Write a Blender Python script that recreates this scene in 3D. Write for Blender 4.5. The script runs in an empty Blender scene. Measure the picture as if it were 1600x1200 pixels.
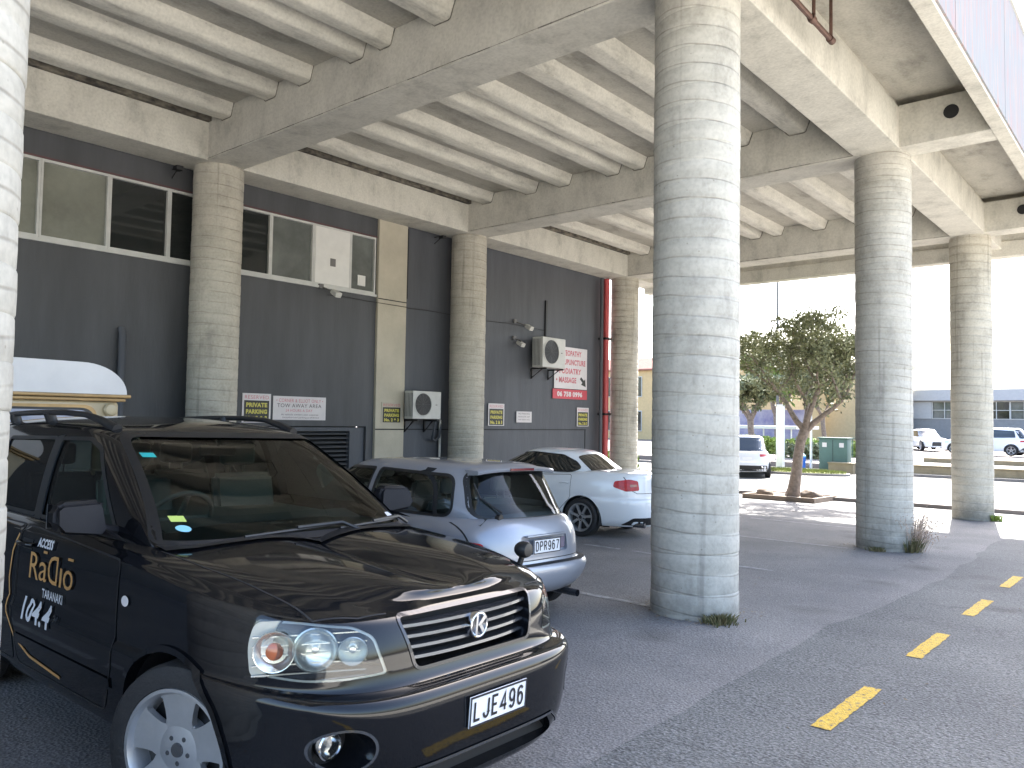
import bpy, bmesh, math, random
from mathutils import Vector, Matrix, noise
from mathutils.bvhtree import BVHTree
random.seed(7)
S = bpy.context.scene
COL = S.collection
R = math.radians
# ------------------------------------------------------------------ camera, sky, sun, exposure
cam = bpy.data.objects.new('camera', bpy.data.cameras.new('camera')); COL.objects.link(cam)
yaw, pitch, roll = 0.705, 0.046, 0.016
F = Vector((-math.sin(yaw)*math.cos(pitch), math.cos(yaw)*math.cos(pitch), math.sin(pitch)))
R0 = Vector((math.cos(yaw), math.sin(yaw), 0)); U0 = R0.cross(F)
RT = R0*math.cos(roll)+U0*math.sin(roll); UP = -R0*math.sin(roll)+U0*math.cos(roll)
M = Matrix((RT, UP, -F)).transposed().to_4x4(); M.translation = Vector((0, 0, 1.7)); cam.matrix_world = M
cam.data.sensor_width = 36; cam.data.lens = 36*1235.14/1600; cam.data.clip_end = 2000; cam.data.clip_start = .05
S.camera = cam
SUN_EL, SUN_AZ = R(47), R(-10.5)      # azimuth measured from +Y towards +X
w = bpy.data.worlds.new('World'); S.world = w; w.use_nodes = True
nt = w.node_tree; bg = nt.nodes['Background']; sky = nt.nodes.new('ShaderNodeTexSky')
sky.sky_type = 'NISHITA'; sky.sun_disc = False; sky.sun_elevation = SUN_EL; sky.sun_rotation = SUN_AZ
sky.air_density = 1.0; sky.dust_density = 3.0; sky.ozone_density = 1.0
nt.links.new(sky.outputs[0], bg.inputs[0]); bg.inputs[1].default_value = 0.15
sd = Vector((math.sin(SUN_AZ)*math.cos(SUN_EL), math.cos(SUN_AZ)*math.cos(SUN_EL), math.sin(SUN_EL)))
sl = bpy.data.lights.new('sun', 'SUN'); sl.energy = 5.0; sl.angle = R(.5); sl.color = (1, .95, .87)
so = bpy.data.objects.new('sun', sl); COL.objects.link(so); so.rotation_euler = sd.to_track_quat('Z', 'Y').to_euler(); so.location = (0, 0, 30)
S.view_settings.view_transform = 'Standard'; S.view_settings.look = 'None'; S.view_settings.gamma = 1
S.view_settings.exposure = 2.5
S.render.engine = 'CYCLES'
S.cycles.use_denoising = True
S.cycles.max_bounces = 10; S.cycles.diffuse_bounces = 6; S.cycles.transparent_max_bounces = 12
S.cycles.sample_clamp_indirect = 8

def gz(y):                            # the yard falls away gently, then the street is level
    return -.017*min(max(y, -40), 24)

# ------------------------------------------------------------------ materials
def nodes(name):
    m = bpy.data.materials.new(name); m.use_nodes = True
    t = m.node_tree; return m, t, t.nodes, t.links, t.nodes['Principled BSDF']
def lin(c): return tuple(c)+(1,) if len(c) == 3 else c
def mat(name, col, rough=.6, metal=0, vary=.12, scale=4, bump=0, bscale=40, coat=0, emit=0, spec=.5, col2=None, stretch=None, detail=6):
    m, t, N, L, b = nodes(name)
    b.inputs['Roughness'].default_value = rough; b.inputs['Metallic'].default_value = metal
    b.inputs['Coat Weight'].default_value = coat; b.inputs['Coat Roughness'].default_value = .03
    b.inputs['Specular IOR Level'].default_value = spec
    tc = N.new('ShaderNodeTexCoord'); mp = N.new('ShaderNodeMapping'); L.new(tc.outputs['Object'], mp.inputs[0])
    if stretch: mp.inputs['Scale'].default_value = stretch
    if vary or col2:
        n = N.new('ShaderNodeTexNoise'); n.inputs['Scale'].default_value = scale; n.inputs['Detail'].default_value = detail; n.inputs['Roughness'].default_value = .65
        L.new(mp.outputs[0], n.inputs[0])
        r = N.new('ShaderNodeValToRGB'); r.color_ramp.elements[0].position = .32; r.color_ramp.elements[1].position = .68
        c2 = col2 or tuple(min(1, c*(1+vary)) for c in col); c1 = col if col2 else tuple(c*(1-vary) for c in col)
        r.color_ramp.elements[0].color = lin(c1); r.color_ramp.elements[1].color = lin(c2)
        L.new(n.outputs[0], r.inputs[0]); L.new(r.outputs[0], b.inputs['Base Color'])
    else: b.inputs['Base Color'].default_value = lin(col)
    if bump:
        n2 = N.new('ShaderNodeTexNoise'); n2.inputs['Scale'].default_value = bscale; n2.inputs['Detail'].default_value = 8
        L.new(mp.outputs[0], n2.inputs[0])
        bp = N.new('ShaderNodeBump'); bp.inputs['Strength'].default_value = bump; bp.inputs['Distance'].default_value = .02
        L.new(n2.outputs[0], bp.inputs['Height']); L.new(bp.outputs[0], b.inputs['Normal'])
    return m
def concrete(name, base, streak=(1, 1, 1), rings=0, amt=.22):
    m, t, N, L, b = nodes(name)
    b.inputs['Roughness'].default_value = .85; b.inputs['Specular IOR Level'].default_value = .3
    tc = N.new('ShaderNodeNewGeometry')
    mp = N.new('ShaderNodeMapping'); mp.inputs['Scale'].default_value = streak; L.new(tc.outputs['Position'], mp.inputs[0])
    n1 = N.new('ShaderNodeTexNoise'); n1.inputs['Scale'].default_value = 1.6; n1.inputs['Detail'].default_value = 9; n1.inputs['Roughness'].default_value = .68; L.new(mp.outputs[0], n1.inputs[0])
    n2 = N.new('ShaderNodeTexNoise'); n2.inputs['Scale'].default_value = 26; n2.inputs['Detail'].default_value = 5; L.new(tc.outputs['Position'], n2.inputs[0])
    r = N.new('ShaderNodeValToRGB'); e = r.color_ramp.elements; e[0].position = .28; e[1].position = .7
    e[0].color = lin(tuple(c*(1-amt*1.5) for c in base)); e[1].color = lin(tuple(c*(1+amt*.7) for c in base))
    md = e.new(.47) if hasattr(e, 'new') else None
    if md: md.color = lin(base)
    L.new(n1.outputs[0], r.inputs[0])
    mx = N.new('ShaderNodeMix'); mx.data_type = 'RGBA'; mx.blend_type = 'MULTIPLY'; mx.inputs[0].default_value = .5
    r2 = N.new('ShaderNodeValToRGB'); r2.color_ramp.elements[0].position = .3; r2.color_ramp.elements[0].color = (.72, .72, .72, 1); r2.color_ramp.elements[1].position = .6
    L.new(n2.outputs[0], r2.inputs[0]); L.new(r.outputs[0], mx.inputs[6]); L.new(r2.outputs[0], mx.inputs[7])
    col = mx.outputs[2]
    # pin holes
    v = N.new('ShaderNodeTexVoronoi'); v.inputs['Scale'].default_value = 9; L.new(tc.outputs['Position'], v.inputs[0])
    rv = N.new('ShaderNodeValToRGB'); rv.color_ramp.elements[0].position = .03; rv.color_ramp.elements[0].color = (.45, .43, .4, 1); rv.color_ramp.elements[1].position = .09
    L.new(v.outputs[0], rv.inputs[0]); m2 = N.new('ShaderNodeMix'); m2.data_type = 'RGBA'; m2.blend_type = 'MULTIPLY'; m2.inputs[0].default_value = .6
    L.new(col, m2.inputs[6]); L.new(rv.outputs[0], m2.inputs[7]); col = m2.outputs[2]
    bp = N.new('ShaderNodeBump'); bp.inputs['Strength'].default_value = .35; bp.inputs['Distance'].default_value = .012
    hsrc = n2.outputs[0]
    if rings:
        sx = N.new('ShaderNodeSeparateXYZ'); L.new(tc.outputs['Position'], sx.inputs[0])
        wn = N.new('ShaderNodeTexNoise'); wn.inputs['Scale'].default_value = 1.3; wn.inputs['Detail'].default_value = 3; L.new(tc.outputs['Position'], wn.inputs[0])
        def ma(op, a, bb, c=None):
            q = N.new('ShaderNodeMath'); q.operation = op
            for i, z in enumerate((a, bb, c)):
                if z is None: continue
                if isinstance(z, (int, float)): q.inputs[i].default_value = z
                else: L.new(z, q.inputs[i])
            return q.outputs[0]
        zz = ma('MULTIPLY_ADD', wn.outputs[0], .07, sx.outputs[2]); zz = ma('MULTIPLY_ADD', sx.outputs[0], .06, zz); zz = ma('MULTIPLY_ADD', sx.outputs[1], .035, zz)
        fr = ma('FRACT', ma('DIVIDE', zz, rings), 0)
        ln = ma('ABSOLUTE', ma('SUBTRACT', fr, .5), 0)          # .5 at a joint
        rr = N.new('ShaderNodeValToRGB'); q = rr.color_ramp.elements; q[0].position = .44; q[0].color = (1, 1, 1, 1); q[1].position = .488; q[1].color = (.66, .645, .63, 1)
        L.new(ln, rr.inputs[0])
        # patchy strength of the joints
        pn = N.new('ShaderNodeTexNoise'); pn.inputs['Scale'].default_value = 2.4; pn.inputs['Detail'].default_value = 4; L.new(mp.outputs[0], pn.inputs[0])
        pr = N.new('ShaderNodeMapRange'); pr.inputs[1].default_value = .35; pr.inputs[2].default_value = .65; pr.inputs[3].default_value = .15; pr.inputs[4].default_value = 1; L.new(pn.outputs[0], pr.inputs[0])
        m3 = N.new('ShaderNodeMix'); m3.data_type = 'RGBA'; m3.blend_type = 'MULTIPLY'; L.new(pr.outputs[0], m3.inputs[0]); L.new(col, m3.inputs[6]); L.new(rr.outputs[0], m3.inputs[7]); col = m3.outputs[2]
        step = ma('MULTIPLY', fr, .9)
        gr = ma('MULTIPLY', rr.outputs[0], 1.6)
        hsrc = ma('ADD', ma('ADD', step, gr), ma('MULTIPLY', n2.outputs[0], .8))
        # horizontal dirt bands
        bn = N.new('ShaderNodeTexNoise'); bn.inputs['Scale'].default_value = 1.0; bn.inputs['Detail'].default_value = 7; bm = N.new('ShaderNodeMapping'); bm.inputs['Scale'].default_value = (1.2, 1.2, 9); L.new(tc.outputs['Position'], bm.inputs[0]); L.new(bm.outputs[0], bn.inputs[0])
        br = N.new('ShaderNodeValToRGB'); br.color_ramp.elements[0].position = .38; br.color_ramp.elements[0].color = (.86, .86, .85, 1); br.color_ramp.elements[1].position = .62; L.new(bn.outputs[0], br.inputs[0])
        m4 = N.new('ShaderNodeMix'); m4.data_type = 'RGBA'; m4.blend_type = 'MULTIPLY'; m4.inputs[0].default_value = .8; L.new(col, m4.inputs[6]); L.new(br.outputs[0], m4.inputs[7]); col = m4.outputs[2]
    if rings:   # splash dirt round the foot, drips below the top
        gn = N.new('ShaderNodeTexNoise'); gn.inputs['Scale'].default_value = 7; gn.inputs['Detail'].default_value = 6; L.new(tc.outputs['Position'], gn.inputs[0])
        hh = ma('ADD', sx.outputs[2], ma('MULTIPLY', gn.outputs[0], -.75)); mr = N.new('ShaderNodeMapRange'); mr.inputs[1].default_value = -.62; mr.inputs[2].default_value = -.12; mr.inputs[3].default_value = .60; mr.inputs[4].default_value = 1; L.new(hh, mr.inputs[0])
        dm = N.new('ShaderNodeMapping'); dm.inputs['Scale'].default_value = (9, 9, .35); L.new(tc.outputs['Position'], dm.inputs[0]); dn = N.new('ShaderNodeTexNoise'); dn.inputs['Scale'].default_value = 1; dn.inputs['Detail'].default_value = 5; L.new(dm.outputs[0], dn.inputs[0])
        dr_ = N.new('ShaderNodeMapRange'); dr_.inputs[1].default_value = .60; dr_.inputs[2].default_value = .72; dr_.inputs[3].default_value = 1; dr_.inputs[4].default_value = .72; L.new(dn.outputs[0], dr_.inputs[0])
        pr2 = ma('MULTIPLY', mr.outputs[0], dr_.outputs[0]); m5 = N.new('ShaderNodeMix'); m5.data_type = 'RGBA'; m5.blend_type = 'MULTIPLY'; m5.inputs[0].default_value = 1; L.new(col, m5.inputs[6]); L.new(pr2, m5.inputs[7]); col = m5.outputs[2]
    L.new(hsrc, bp.inputs['Height']); L.new(bp.outputs[0], b.inputs['Normal']); L.new(col, b.inputs['Base Color'])
    return m
def asphalt(name, a, c, sc=70, bump=.7, patch=True):
    m, t, N, L, b = nodes(name)
    b.inputs['Roughness'].default_value = .82; b.inputs['Specular IOR Level'].default_value = .35
    tc = N.new('ShaderNodeTexCoord')
    n = N.new('ShaderNodeTexNoise'); n.inputs['Scale'].default_value = sc; n.inputs['Detail'].default_value = 4; n.inputs['Roughness'].default_value = .7; L.new(tc.outputs['Object'], n.inputs[0])
    r = N.new('ShaderNodeValToRGB'); e = r.color_ramp.elements; e[0].position = .36; e[1].position = .66; e[0].color = lin(a); e[1].color = lin(c); L.new(n.outputs[0], r.inputs[0])
    v = N.new('ShaderNodeTexVoronoi'); v.inputs['Scale'].default_value = sc*.9; L.new(tc.outputs['Object'], v.inputs[0])
    n3 = N.new('ShaderNodeTexNoise'); n3.inputs['Scale'].default_value = .55; n3.inputs['Detail'].default_value = 7; n3.inputs['Roughness'].default_value = .6; L.new(tc.outputs['Object'], n3.inputs[0])
    r3 = N.new('ShaderNodeValToRGB'); r3.color_ramp.elements[0].position = .33; r3.color_ramp.elements[0].color = (.68, .68, .7, 1); r3.color_ramp.elements[1].position = .66; r3.color_ramp.elements[1].color = (1.15, 1.13, 1.1, 1); L.new(n3.outputs[0], r3.inputs[0])
    mx = N.new('ShaderNodeMix'); mx.data_type = 'RGBA'; mx.blend_type = 'MULTIPLY'; mx.inputs[0].default_value = .9; L.new(r.outputs[0], mx.inputs[6]); L.new(r3.outputs[0], mx.inputs[7])
    # scattered pale stones
    v2 = N.new('ShaderNodeTexVoronoi'); v2.inputs['Scale'].default_value = 30; L.new(tc.outputs['Object'], v2.inputs[0])
    rp = N.new('ShaderNodeValToRGB'); rp.color_ramp.elements[0].position = .05; rp.color_ramp.elements[0].color = (1, 1, 1, 1); rp.color_ramp.elements[1].position = .12; rp.color_ramp.elements[1].color = (0, 0, 0, 1); L.new(v2.outputs[0], rp.inputs[0])
    m2 = N.new('ShaderNodeMix'); m2.data_type = 'RGBA'; L.new(rp.outputs[0], m2.inputs[0]); L.new(mx.outputs[2], m2.inputs[6]); m2.inputs[7].default_value = (.38, .38, .39, 1)
    out = m2.outputs[2]
    if patch:
        wv = N.new('ShaderNodeTexNoise'); wv.inputs['Scale'].default_value = 1.7; wv.inputs['Detail'].default_value = 6; L.new(tc.outputs['Object'], wv.inputs[0])
        vm = N.new('ShaderNodeVectorMath'); vm.operation = 'MULTIPLY_ADD'; vm.inputs[1].default_value = (.5, .5, 0); L.new(wv.outputs['Color'], vm.inputs[0]); L.new(tc.outputs['Object'], vm.inputs[2])
        ve = N.new('ShaderNodeTexVoronoi'); ve.feature = 'DISTANCE_TO_EDGE'; ve.inputs['Scale'].default_value = .42; L.new(vm.outputs[0], ve.inputs[0])
        rc = N.new('ShaderNodeValToRGB'); rc.color_ramp.elements[0].position = .002; rc.color_ramp.elements[0].color = (.72, .72, .72, 1); rc.color_ramp.elements[1].position = .0055; L.new(ve.outputs[0], rc.inputs[0])
        gn = N.new('ShaderNodeTexNoise'); gn.inputs['Scale'].default_value = .9; gn.inputs['Detail'].default_value = 3; L.new(tc.outputs['Object'], gn.inputs[0])
        gr = N.new('ShaderNodeMapRange'); gr.inputs[1].default_value = .48; gr.inputs[2].default_value = .58; L.new(gn.outputs[0], gr.inputs[0])
        mc = N.new('ShaderNodeMix'); mc.data_type = 'RGBA'; mc.blend_type = 'MULTIPLY'; L.new(gr.outputs[0], mc.inputs[0]); L.new(out, mc.inputs[6]); L.new(rc.outputs[0], mc.inputs[7])
        sn = N.new('ShaderNodeTexVoronoi'); sn.inputs['Scale'].default_value = .8; L.new(vm.outputs[0], sn.inputs[0])
        rs = N.new('ShaderNodeValToRGB'); rs.color_ramp.elements[0].position = .05; rs.color_ramp.elements[0].color = (.55, .54, .53, 1); rs.color_ramp.elements[1].position = .24; L.new(sn.outputs[0], rs.inputs[0])
        ms = N.new('ShaderNodeMix'); ms.data_type = 'RGBA'; ms.blend_type = 'MULTIPLY'; ms.inputs[0].default_value = .75; L.new(mc.outputs[2], ms.inputs[6]); L.new(rs.outputs[0], ms.inputs[7]); out = ms.outputs[2]
    L.new(out, b.inputs['Base Color'])
    bp = N.new('ShaderNodeBump'); bp.inputs['Strength'].default_value = bump; bp.inputs['Distance'].default_value = .006; L.new(v.outputs[0], bp.inputs['Height']); L.new(bp.outputs[0], b.inputs['Normal'])
    return m
def glass(name, tint, refl=.0, rough=0.0):
    m, t, N, L, b = nodes(name); N.remove(b)
    out = N['Material Output']; tr = N.new('ShaderNodeBsdfTransparent'); tr.inputs[0].default_value = lin(tint)
    gl = N.new('ShaderNodeBsdfGlossy'); gl.inputs['Roughness'].default_value = rough
    fr = N.new('ShaderNodeFresnel'); fr.inputs[0].default_value = 1.5
    ad = N.new('ShaderNodeMath'); ad.operation = 'ADD'; ad.inputs[1].default_value = refl; ad.use_clamp = True; L.new(fr.outputs[0], ad.inputs[0])
    mx = N.new('ShaderNodeMixShader'); L.new(ad.outputs[0], mx.inputs[0]); L.new(tr.outputs[0], mx.inputs[1]); L.new(gl.outputs[0], mx.inputs[2]); L.new(mx.outputs[0], out.inputs[0])
    return m

MT = {}
MT['beam'] = concrete('concrete_beam', (.55, .528, .465), (1.3, 1.3, .8), amt=.22)
MT['slab'] = concrete('concrete_slab', (.44, .418, .365), (1.5, .7, 1.5), amt=.28)
MT['rib'] = concrete('concrete_rib', (.57, .547, .485), (3.5, .9, 3.5), amt=.26)
MT['column'] = concrete('concrete_column', (.475, .455, .405), (1.5, 1.5, .8), rings=.185)
MT['column_warm'] = concrete('concrete_column_weathered', (.475, .445, .375), (1.5, 1.5, .8), rings=.185)
MT['yard'] = asphalt('asphalt_yard', (.11, .108, .109), (.265, .261, .260), sc=60)
MT['lane'] = asphalt('asphalt_lane', (.055, .057, .058), (.215, .22, .22), sc=55, bump=.8)
MT['street'] = asphalt('asphalt_street', (.085, .08, .073), (.15, .145, .135), sc=50)
MT['wall'] = mat('dark_grey_paint', (.060, .062, .066), .6, vary=.24, scale=1.1, bump=.25, bscale=25, stretch=(1, 1.6, .22))
MT['wall2'] = mat('blue_grey_paint', (.072, .076, .086), .6, vary=.22, scale=1.1, bump=.25, bscale=25, stretch=(1, 1.6, .22))
MT['cream'] = mat('cream_paint', (.44, .40, .31), .7, vary=.1, scale=1.5, bump=.2)
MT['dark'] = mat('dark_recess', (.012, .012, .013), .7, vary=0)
MT['black'] = mat('black_plastic', (.012, .012, .013), .45, vary=0)
MT['rubber'] = mat('tyre_rubber', (.018, .018, .019), .75, vary=.2, scale=20, bump=.3, bscale=80)
MT['alu'] = mat('white_window_frame', (.50, .50, .47), .45, vary=.12, scale=3)
MT['pane_blind'] = mat('pane_over_blind', (.19, .195, .16), .12, vary=.25, scale=1.2, coat=.6)
MT['pane_dark'] = mat('pane_dark', (.014, .017, .017), .06, vary=.2, scale=2, coat=.8)
MT['pane_grey'] = mat('pane_grey', (.12, .13, .12), .1, vary=.3, scale=1.5, coat=.6)
MT['white'] = mat('white_board', (.66, .65, .61), .55, vary=.05)
MT['offwhite'] = mat('off_white_metal', (.50, .49, .45), .5, vary=.08, scale=5)
MT['grill'] = mat('fan_grill', (.13, .125, .12), .5, vary=.1)
MT['signwhite'] = mat('sign_white', (.60, .56, .55), .45, vary=.05)
MT['signblack'] = mat('sign_black', (.02, .02, .015), .5, vary=.05)
MT['signyellow'] = mat('sign_yellow_letters', (.52, .46, .07), .5, vary=.05)
MT['signred'] = mat('sign_red', (.50, .05, .07), .45, vary=.08)
MT['pink'] = mat('faded_red_letters', (.50, .13, .15), .5, vary=.1)
MT['darktext'] = mat('dark_lettering', (.06, .04, .04), .5, vary=0)
MT['redpipe'] = mat('red_downpipe', (.48, .07, .07), .4, vary=.15, scale=2)
MT['rust'] = mat('rusty_pipe', (.11, .06, .045), .6, vary=.3, scale=10, metal=.3)
MT['yellow'] = mat('yellow_road_paint', (.62, .42, .04), .7, vary=0, col2=(.75, .52, .09), scale=18, bump=.5, bscale=90)
def worn(name, c1, c2, base, thr):
    m = mat(name, c1, .75, vary=0, col2=c2, scale=18, bump=.5, bscale=90); t = m.node_tree; N, L = t.nodes, t.links; b = N['Principled BSDF']
    src = b.inputs['Base Color'].links[0].from_socket; tc = N.new('ShaderNodeTexCoord'); n = N.new('ShaderNodeTexNoise'); n.inputs['Scale'].default_value = 34; n.inputs['Detail'].default_value = 7; n.inputs['Roughness'].default_value = .75; L.new(tc.outputs['Object'], n.inputs[0])
    r = N.new('ShaderNodeValToRGB'); r.color_ramp.elements[0].position = thr; r.color_ramp.elements[0].color = (0, 0, 0, 1); r.color_ramp.elements[1].position = thr+.05; L.new(n.outputs[0], r.inputs[0])
    mx = N.new('ShaderNodeMix'); mx.data_type = 'RGBA'; L.new(r.outputs[0], mx.inputs[0]); mx.inputs[6].default_value = lin(base); L.new(src, mx.inputs[7]); L.new(mx.outputs[2], b.inputs['Base Color']); return m
MT['yellow'] = worn('yellow_road_paint', (.55, .34, .03), (.68, .45, .06), (.10, .10, .10), .40)
MT['line'] = mat('worn_white_paint', (.14, .14, .145), .8, vary=0, col2=(.42, .42, .42), scale=7, bump=.3)
MT['grass'] = mat('grass', (.10, .13, .03), .8, vary=0, col2=(.26, .27, .07), scale=6)
MT['weed'] = mat('green_weed', (.06, .085, .025), .8, vary=0, col2=(.24, .19, .10), scale=12)
MT['dry'] = mat('dry_stalk', (.42, .32, .25), .8, vary=.3, scale=12)
MT['leaf'] = mat('tree_leaf', (.06, .075, .035), .6, vary=0, col2=(.27, .28, .14), scale=2.2)
MT['leaf2'] = mat('hedge_leaf', (.08, .13, .03), .6, vary=0, col2=(.26, .34, .07), scale=3)
MT['bark'] = mat('bark', (.20, .16, .13), .85, vary=.4, scale=9, bump=.8, bscale=30)
MT['kerb'] = mat('kerb_concrete', (.19, .175, .165), .8, vary=.15)
MT['timber'] = mat('timber_edging', (.20, .15, .11), .8, vary=.2)
MT['tanwall'] = mat('tan_block_wall', (.25, .20, .12), .8, vary=.15, scale=3)
MT['paving'] = mat('pink_paving', (.16, .14, .13), .8, vary=.1)
MT['stone'] = mat('rock', (.16, .12, .09), .8, vary=.3, scale=8)
MT['gravel'] = mat('plot_earth', (.20, .17, .135), .9, vary=.3, scale=20, bump=.6)

# ------------------------------------------------------------------ mesh helpers
class MB:
    def __init__(s): s.b = bmesh.new()
    def poly(s, pts, flip=False):
        v = [s.b.verts.new(p) for p in pts]
        if flip: v.reverse()
        try: return s.b.faces.new(v)
        except ValueError: return None
    def box(s, x0, x1, y0, y1, z0, z1, bev=0):
        v = [s.b.verts.new(p) for p in ((x0, y0, z0), (x1, y0, z0), (x1, y1, z0), (x0, y1, z0), (x0, y0, z1), (x1, y0, z1), (x1, y1, z1), (x0, y1, z1))]
        fs = [s.b.faces.new([v[i] for i in f]) for f in ((3, 2, 1, 0), (4, 5, 6, 7), (0, 1, 5, 4), (1, 2, 6, 5), (2, 3, 7, 6), (3, 0, 4, 7))]
        if bev:
            es = list({e for f in fs for e in f.edges})
            bmesh.ops.bevel(s.b, geom=es, offset=bev, segments=2, affect='EDGES', profile=.5)
        return s
    def sbox(s, x0, x1, y0, y1, zb, zt):           # box whose bottom follows the yard's fall
        v = [s.b.verts.new(p) for p in ((x0, y0, gz(y0)+zb), (x1, y0, gz(y0)+zb), (x1, y1, gz(y1)+zb), (x0, y1, gz(y1)+zb), (x0, y0, gz(y0)+zt), (x1, y0, gz(y0)+zt), (x1, y1, gz(y1)+zt), (x0, y1, gz(y1)+zt))]
        for f in ((3, 2, 1, 0), (4, 5, 6, 7), (0, 1, 5, 4), (1, 2, 6, 5), (2, 3, 7, 6), (3, 0, 4, 7)): s.b.faces.new([v[i] for i in f])
        return s
    def prism(s, pts, d):                          # pts 3-D outline, d extrusion vector
        a = [s.b.verts.new(p) for p in pts]; c = [s.b.verts.new(Vector(p)+Vector(d)) for p in pts]; n = len(pts)
        s.b.faces.new(a[::-1]); s.b.faces.new(c)
        for i in range(n): s.b.faces.new((a[i], a[(i+1) % n], c[(i+1) % n], c[i]))
        return s
    def tube(s, path, r, n=10, cap=True):
        path = [Vector(p) for p in path]; rs = r if isinstance(r, (list, tuple)) else [r]*len(path)
        prev = None; rings = []
        for i, p in enumerate(path):
            t = (path[min(i+1, len(path)-1)]-path[max(i-1, 0)]).normalized()
            if prev is None: a = t.orthogonal().normalized()
            else: a = (prev-t*prev.dot(t)).normalized()
            prev = a; c = t.cross(a)
            rings.append([s.b.verts.new(p+(a*math.cos(2*math.pi*k/n)+c*math.sin(2*math.pi*k/n))*rs[i]) for k in range(n)])
        for i in range(len(rings)-1):
            for k in range(n): s.b.faces.new((rings[i][k], rings[i][(k+1) % n], rings[i+1][(k+1) % n], rings[i+1][k]))
        if cap: s.b.faces.new(rings[0][::-1]); s.b.faces.new(rings[-1])
        return s
    def lathe(s, prof, o=(0, 0, 0), ax='z', n=32, close=False):   # prof: (radius, height)
        o = Vector(o); B = {'z': (Vector((1, 0, 0)), Vector((0, 1, 0)), Vector((0, 0, 1))), 'x': (Vector((0, 1, 0)), Vector((0, 0, 1)), Vector((1, 0, 0))), 'y': (Vector((0, 0, 1)), Vector((1, 0, 0)), Vector((0, 1, 0)))}
        A = B[ax] if isinstance(ax, str) else ax
        rings = []
        for r, h in prof:
            if r < 1e-6: rings.append([s.b.verts.new(o+A[2]*h)])
            else: rings.append([s.b.verts.new(o+(A[0]*math.cos(2*math.pi*k/n)+A[1]*math.sin(2*math.pi*k/n))*r+A[2]*h) for k in range(n)])
        for a, c in zip(rings, rings[1:]):
            for k in range(n):
                k2 = (k+1) % n
                if len(a) == 1: s.b.faces.new((a[0], c[k2], c[k]))
                elif len(c) == 1: s.b.faces.new((a[k], a[k2], c[0]))
                else: s.b.faces.new((a[k], a[k2], c[k2], c[k]))
        return s
    def add(s, o):
        me = bpy.data.meshes.new('t'); o.b.to_mesh(me); s.b.from_mesh(me); bpy.data.meshes.remove(me); return s
    def xf(s, m): bmesh.ops.transform(s.b, matrix=m, verts=s.b.verts); return s
    def mesh(s, name='m', smooth=None):
        me = bpy.data.meshes.new(name); bmesh.ops.recalc_face_normals(s.b, faces=s.b.faces) if smooth != 'keep' else None
        s.b.to_mesh(me)
        if smooth:
            me.polygons.foreach_set('use_smooth', [True]*len(me.polygons)); me.update()
            ang = .6 if smooth is True or smooth == 'keep' else smooth
            try: me.set_sharp_from_angle(angle=ang)
            except Exception: pass
        return me
def put(name, me, material=None, parent=None, world=True):
    if isinstance(me, MB): me = me.mesh(name)
    o = bpy.data.objects.new(name, me); COL.objects.link(o)
    if material is not None:
        me.materials.clear(); me.materials.append(material)
    if parent is not None:
        o.parent = parent
        if world:
            # vertices were written in world coordinates: take them into the parent's frame
            base = parent; loc = Vector((0, 0, 0))
            while base is not None: loc += base.location; base = base.parent
            me.transform(Matrix.Translation(-loc))
    return o
def tag(o, label, cat, group=None):
    o['label'] = label; o['category'] = cat
    if group: o['group'] = group
    return o
def thing(name, label, cat, loc=(0, 0, 0), group=None, rz=0):
    o = bpy.data.objects.new(name, None); COL.objects.link(o); o.location = loc; o.rotation_euler = (0, 0, rz); o.empty_display_size = .2
    return tag(o, label, cat, group)
def struct(name, mb, m, smooth=None):
    o = put(name, mb.mesh(name, smooth) if isinstance(mb, MB) else mb, m); o['kind'] = 'structure'; return o
def single(name, mb, m, label, cat, group=None, smooth=None, loc=None):
    me = mb.mesh(name, smooth)
    if loc is not None: me.transform(Matrix.Translation(-Vector(loc)))
    o = put(name, me, m)
    if loc is not None: o.location = loc
    return tag(o, label, cat, group)
_fc = {}
def text_mesh(txt, size, extrude=0, mirror=False, bold=0):
    cu = bpy.data.curves.new('t', 'FONT'); cu.body = txt; cu.size = size; cu.align_x = 'LEFT'; cu.resolution_u = 3; cu.extrude = extrude; cu.offset = bold; cu.space_character = 1.08
    o = bpy.data.objects.new('t', cu); COL.objects.link(o)
    dg = bpy.context.evaluated_depsgraph_get(); me = bpy.data.meshes.new_from_object(o.evaluated_get(dg))
    bpy.data.objects.remove(o); bpy.data.curves.remove(cu)
    return me
def text_bm(mb, txt, origin, ex, ey, width=None, height=.1, bold=0, sub=0, flipx=False, proj=None):
    """lay the words into mb: baseline start at origin, ex along, ey up; width squeezes the line to fit"""
    me = text_mesh(txt, 1, bold=bold/height if height else 0)
    xs = [v.co.x for v in me.vertices]; ys = [v.co.y for v in me.vertices]
    if not xs: return
    x0, x1 = min(xs), max(xs); cap = .72
    kx = (width/(x1-x0)) if width else height/cap
    ky = height/cap
    b = bmesh.new(); b.from_mesh(me); bpy.data.meshes.remove(me)
    if sub: bmesh.ops.triangulate(b, faces=b.faces); bmesh.ops.subdivide_edges(b, edges=[e for e in b.edges if e.calc_length() > .25], cuts=sub)
    ex, ey, origin = Vector(ex), Vector(ey), Vector(origin)
    for v in b.verts:
        x = (v.co.x-x0)*kx
        if flipx: x = (x1-x0)*kx-x
        p = origin+ex*x+ey*(v.co.y*ky)
        v.co = proj(p) if proj else p
    t = bpy.data.meshes.new('t'); b.to_mesh(t); b.free(); mb.b.from_mesh(t); bpy.data.meshes.remove(t)

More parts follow.
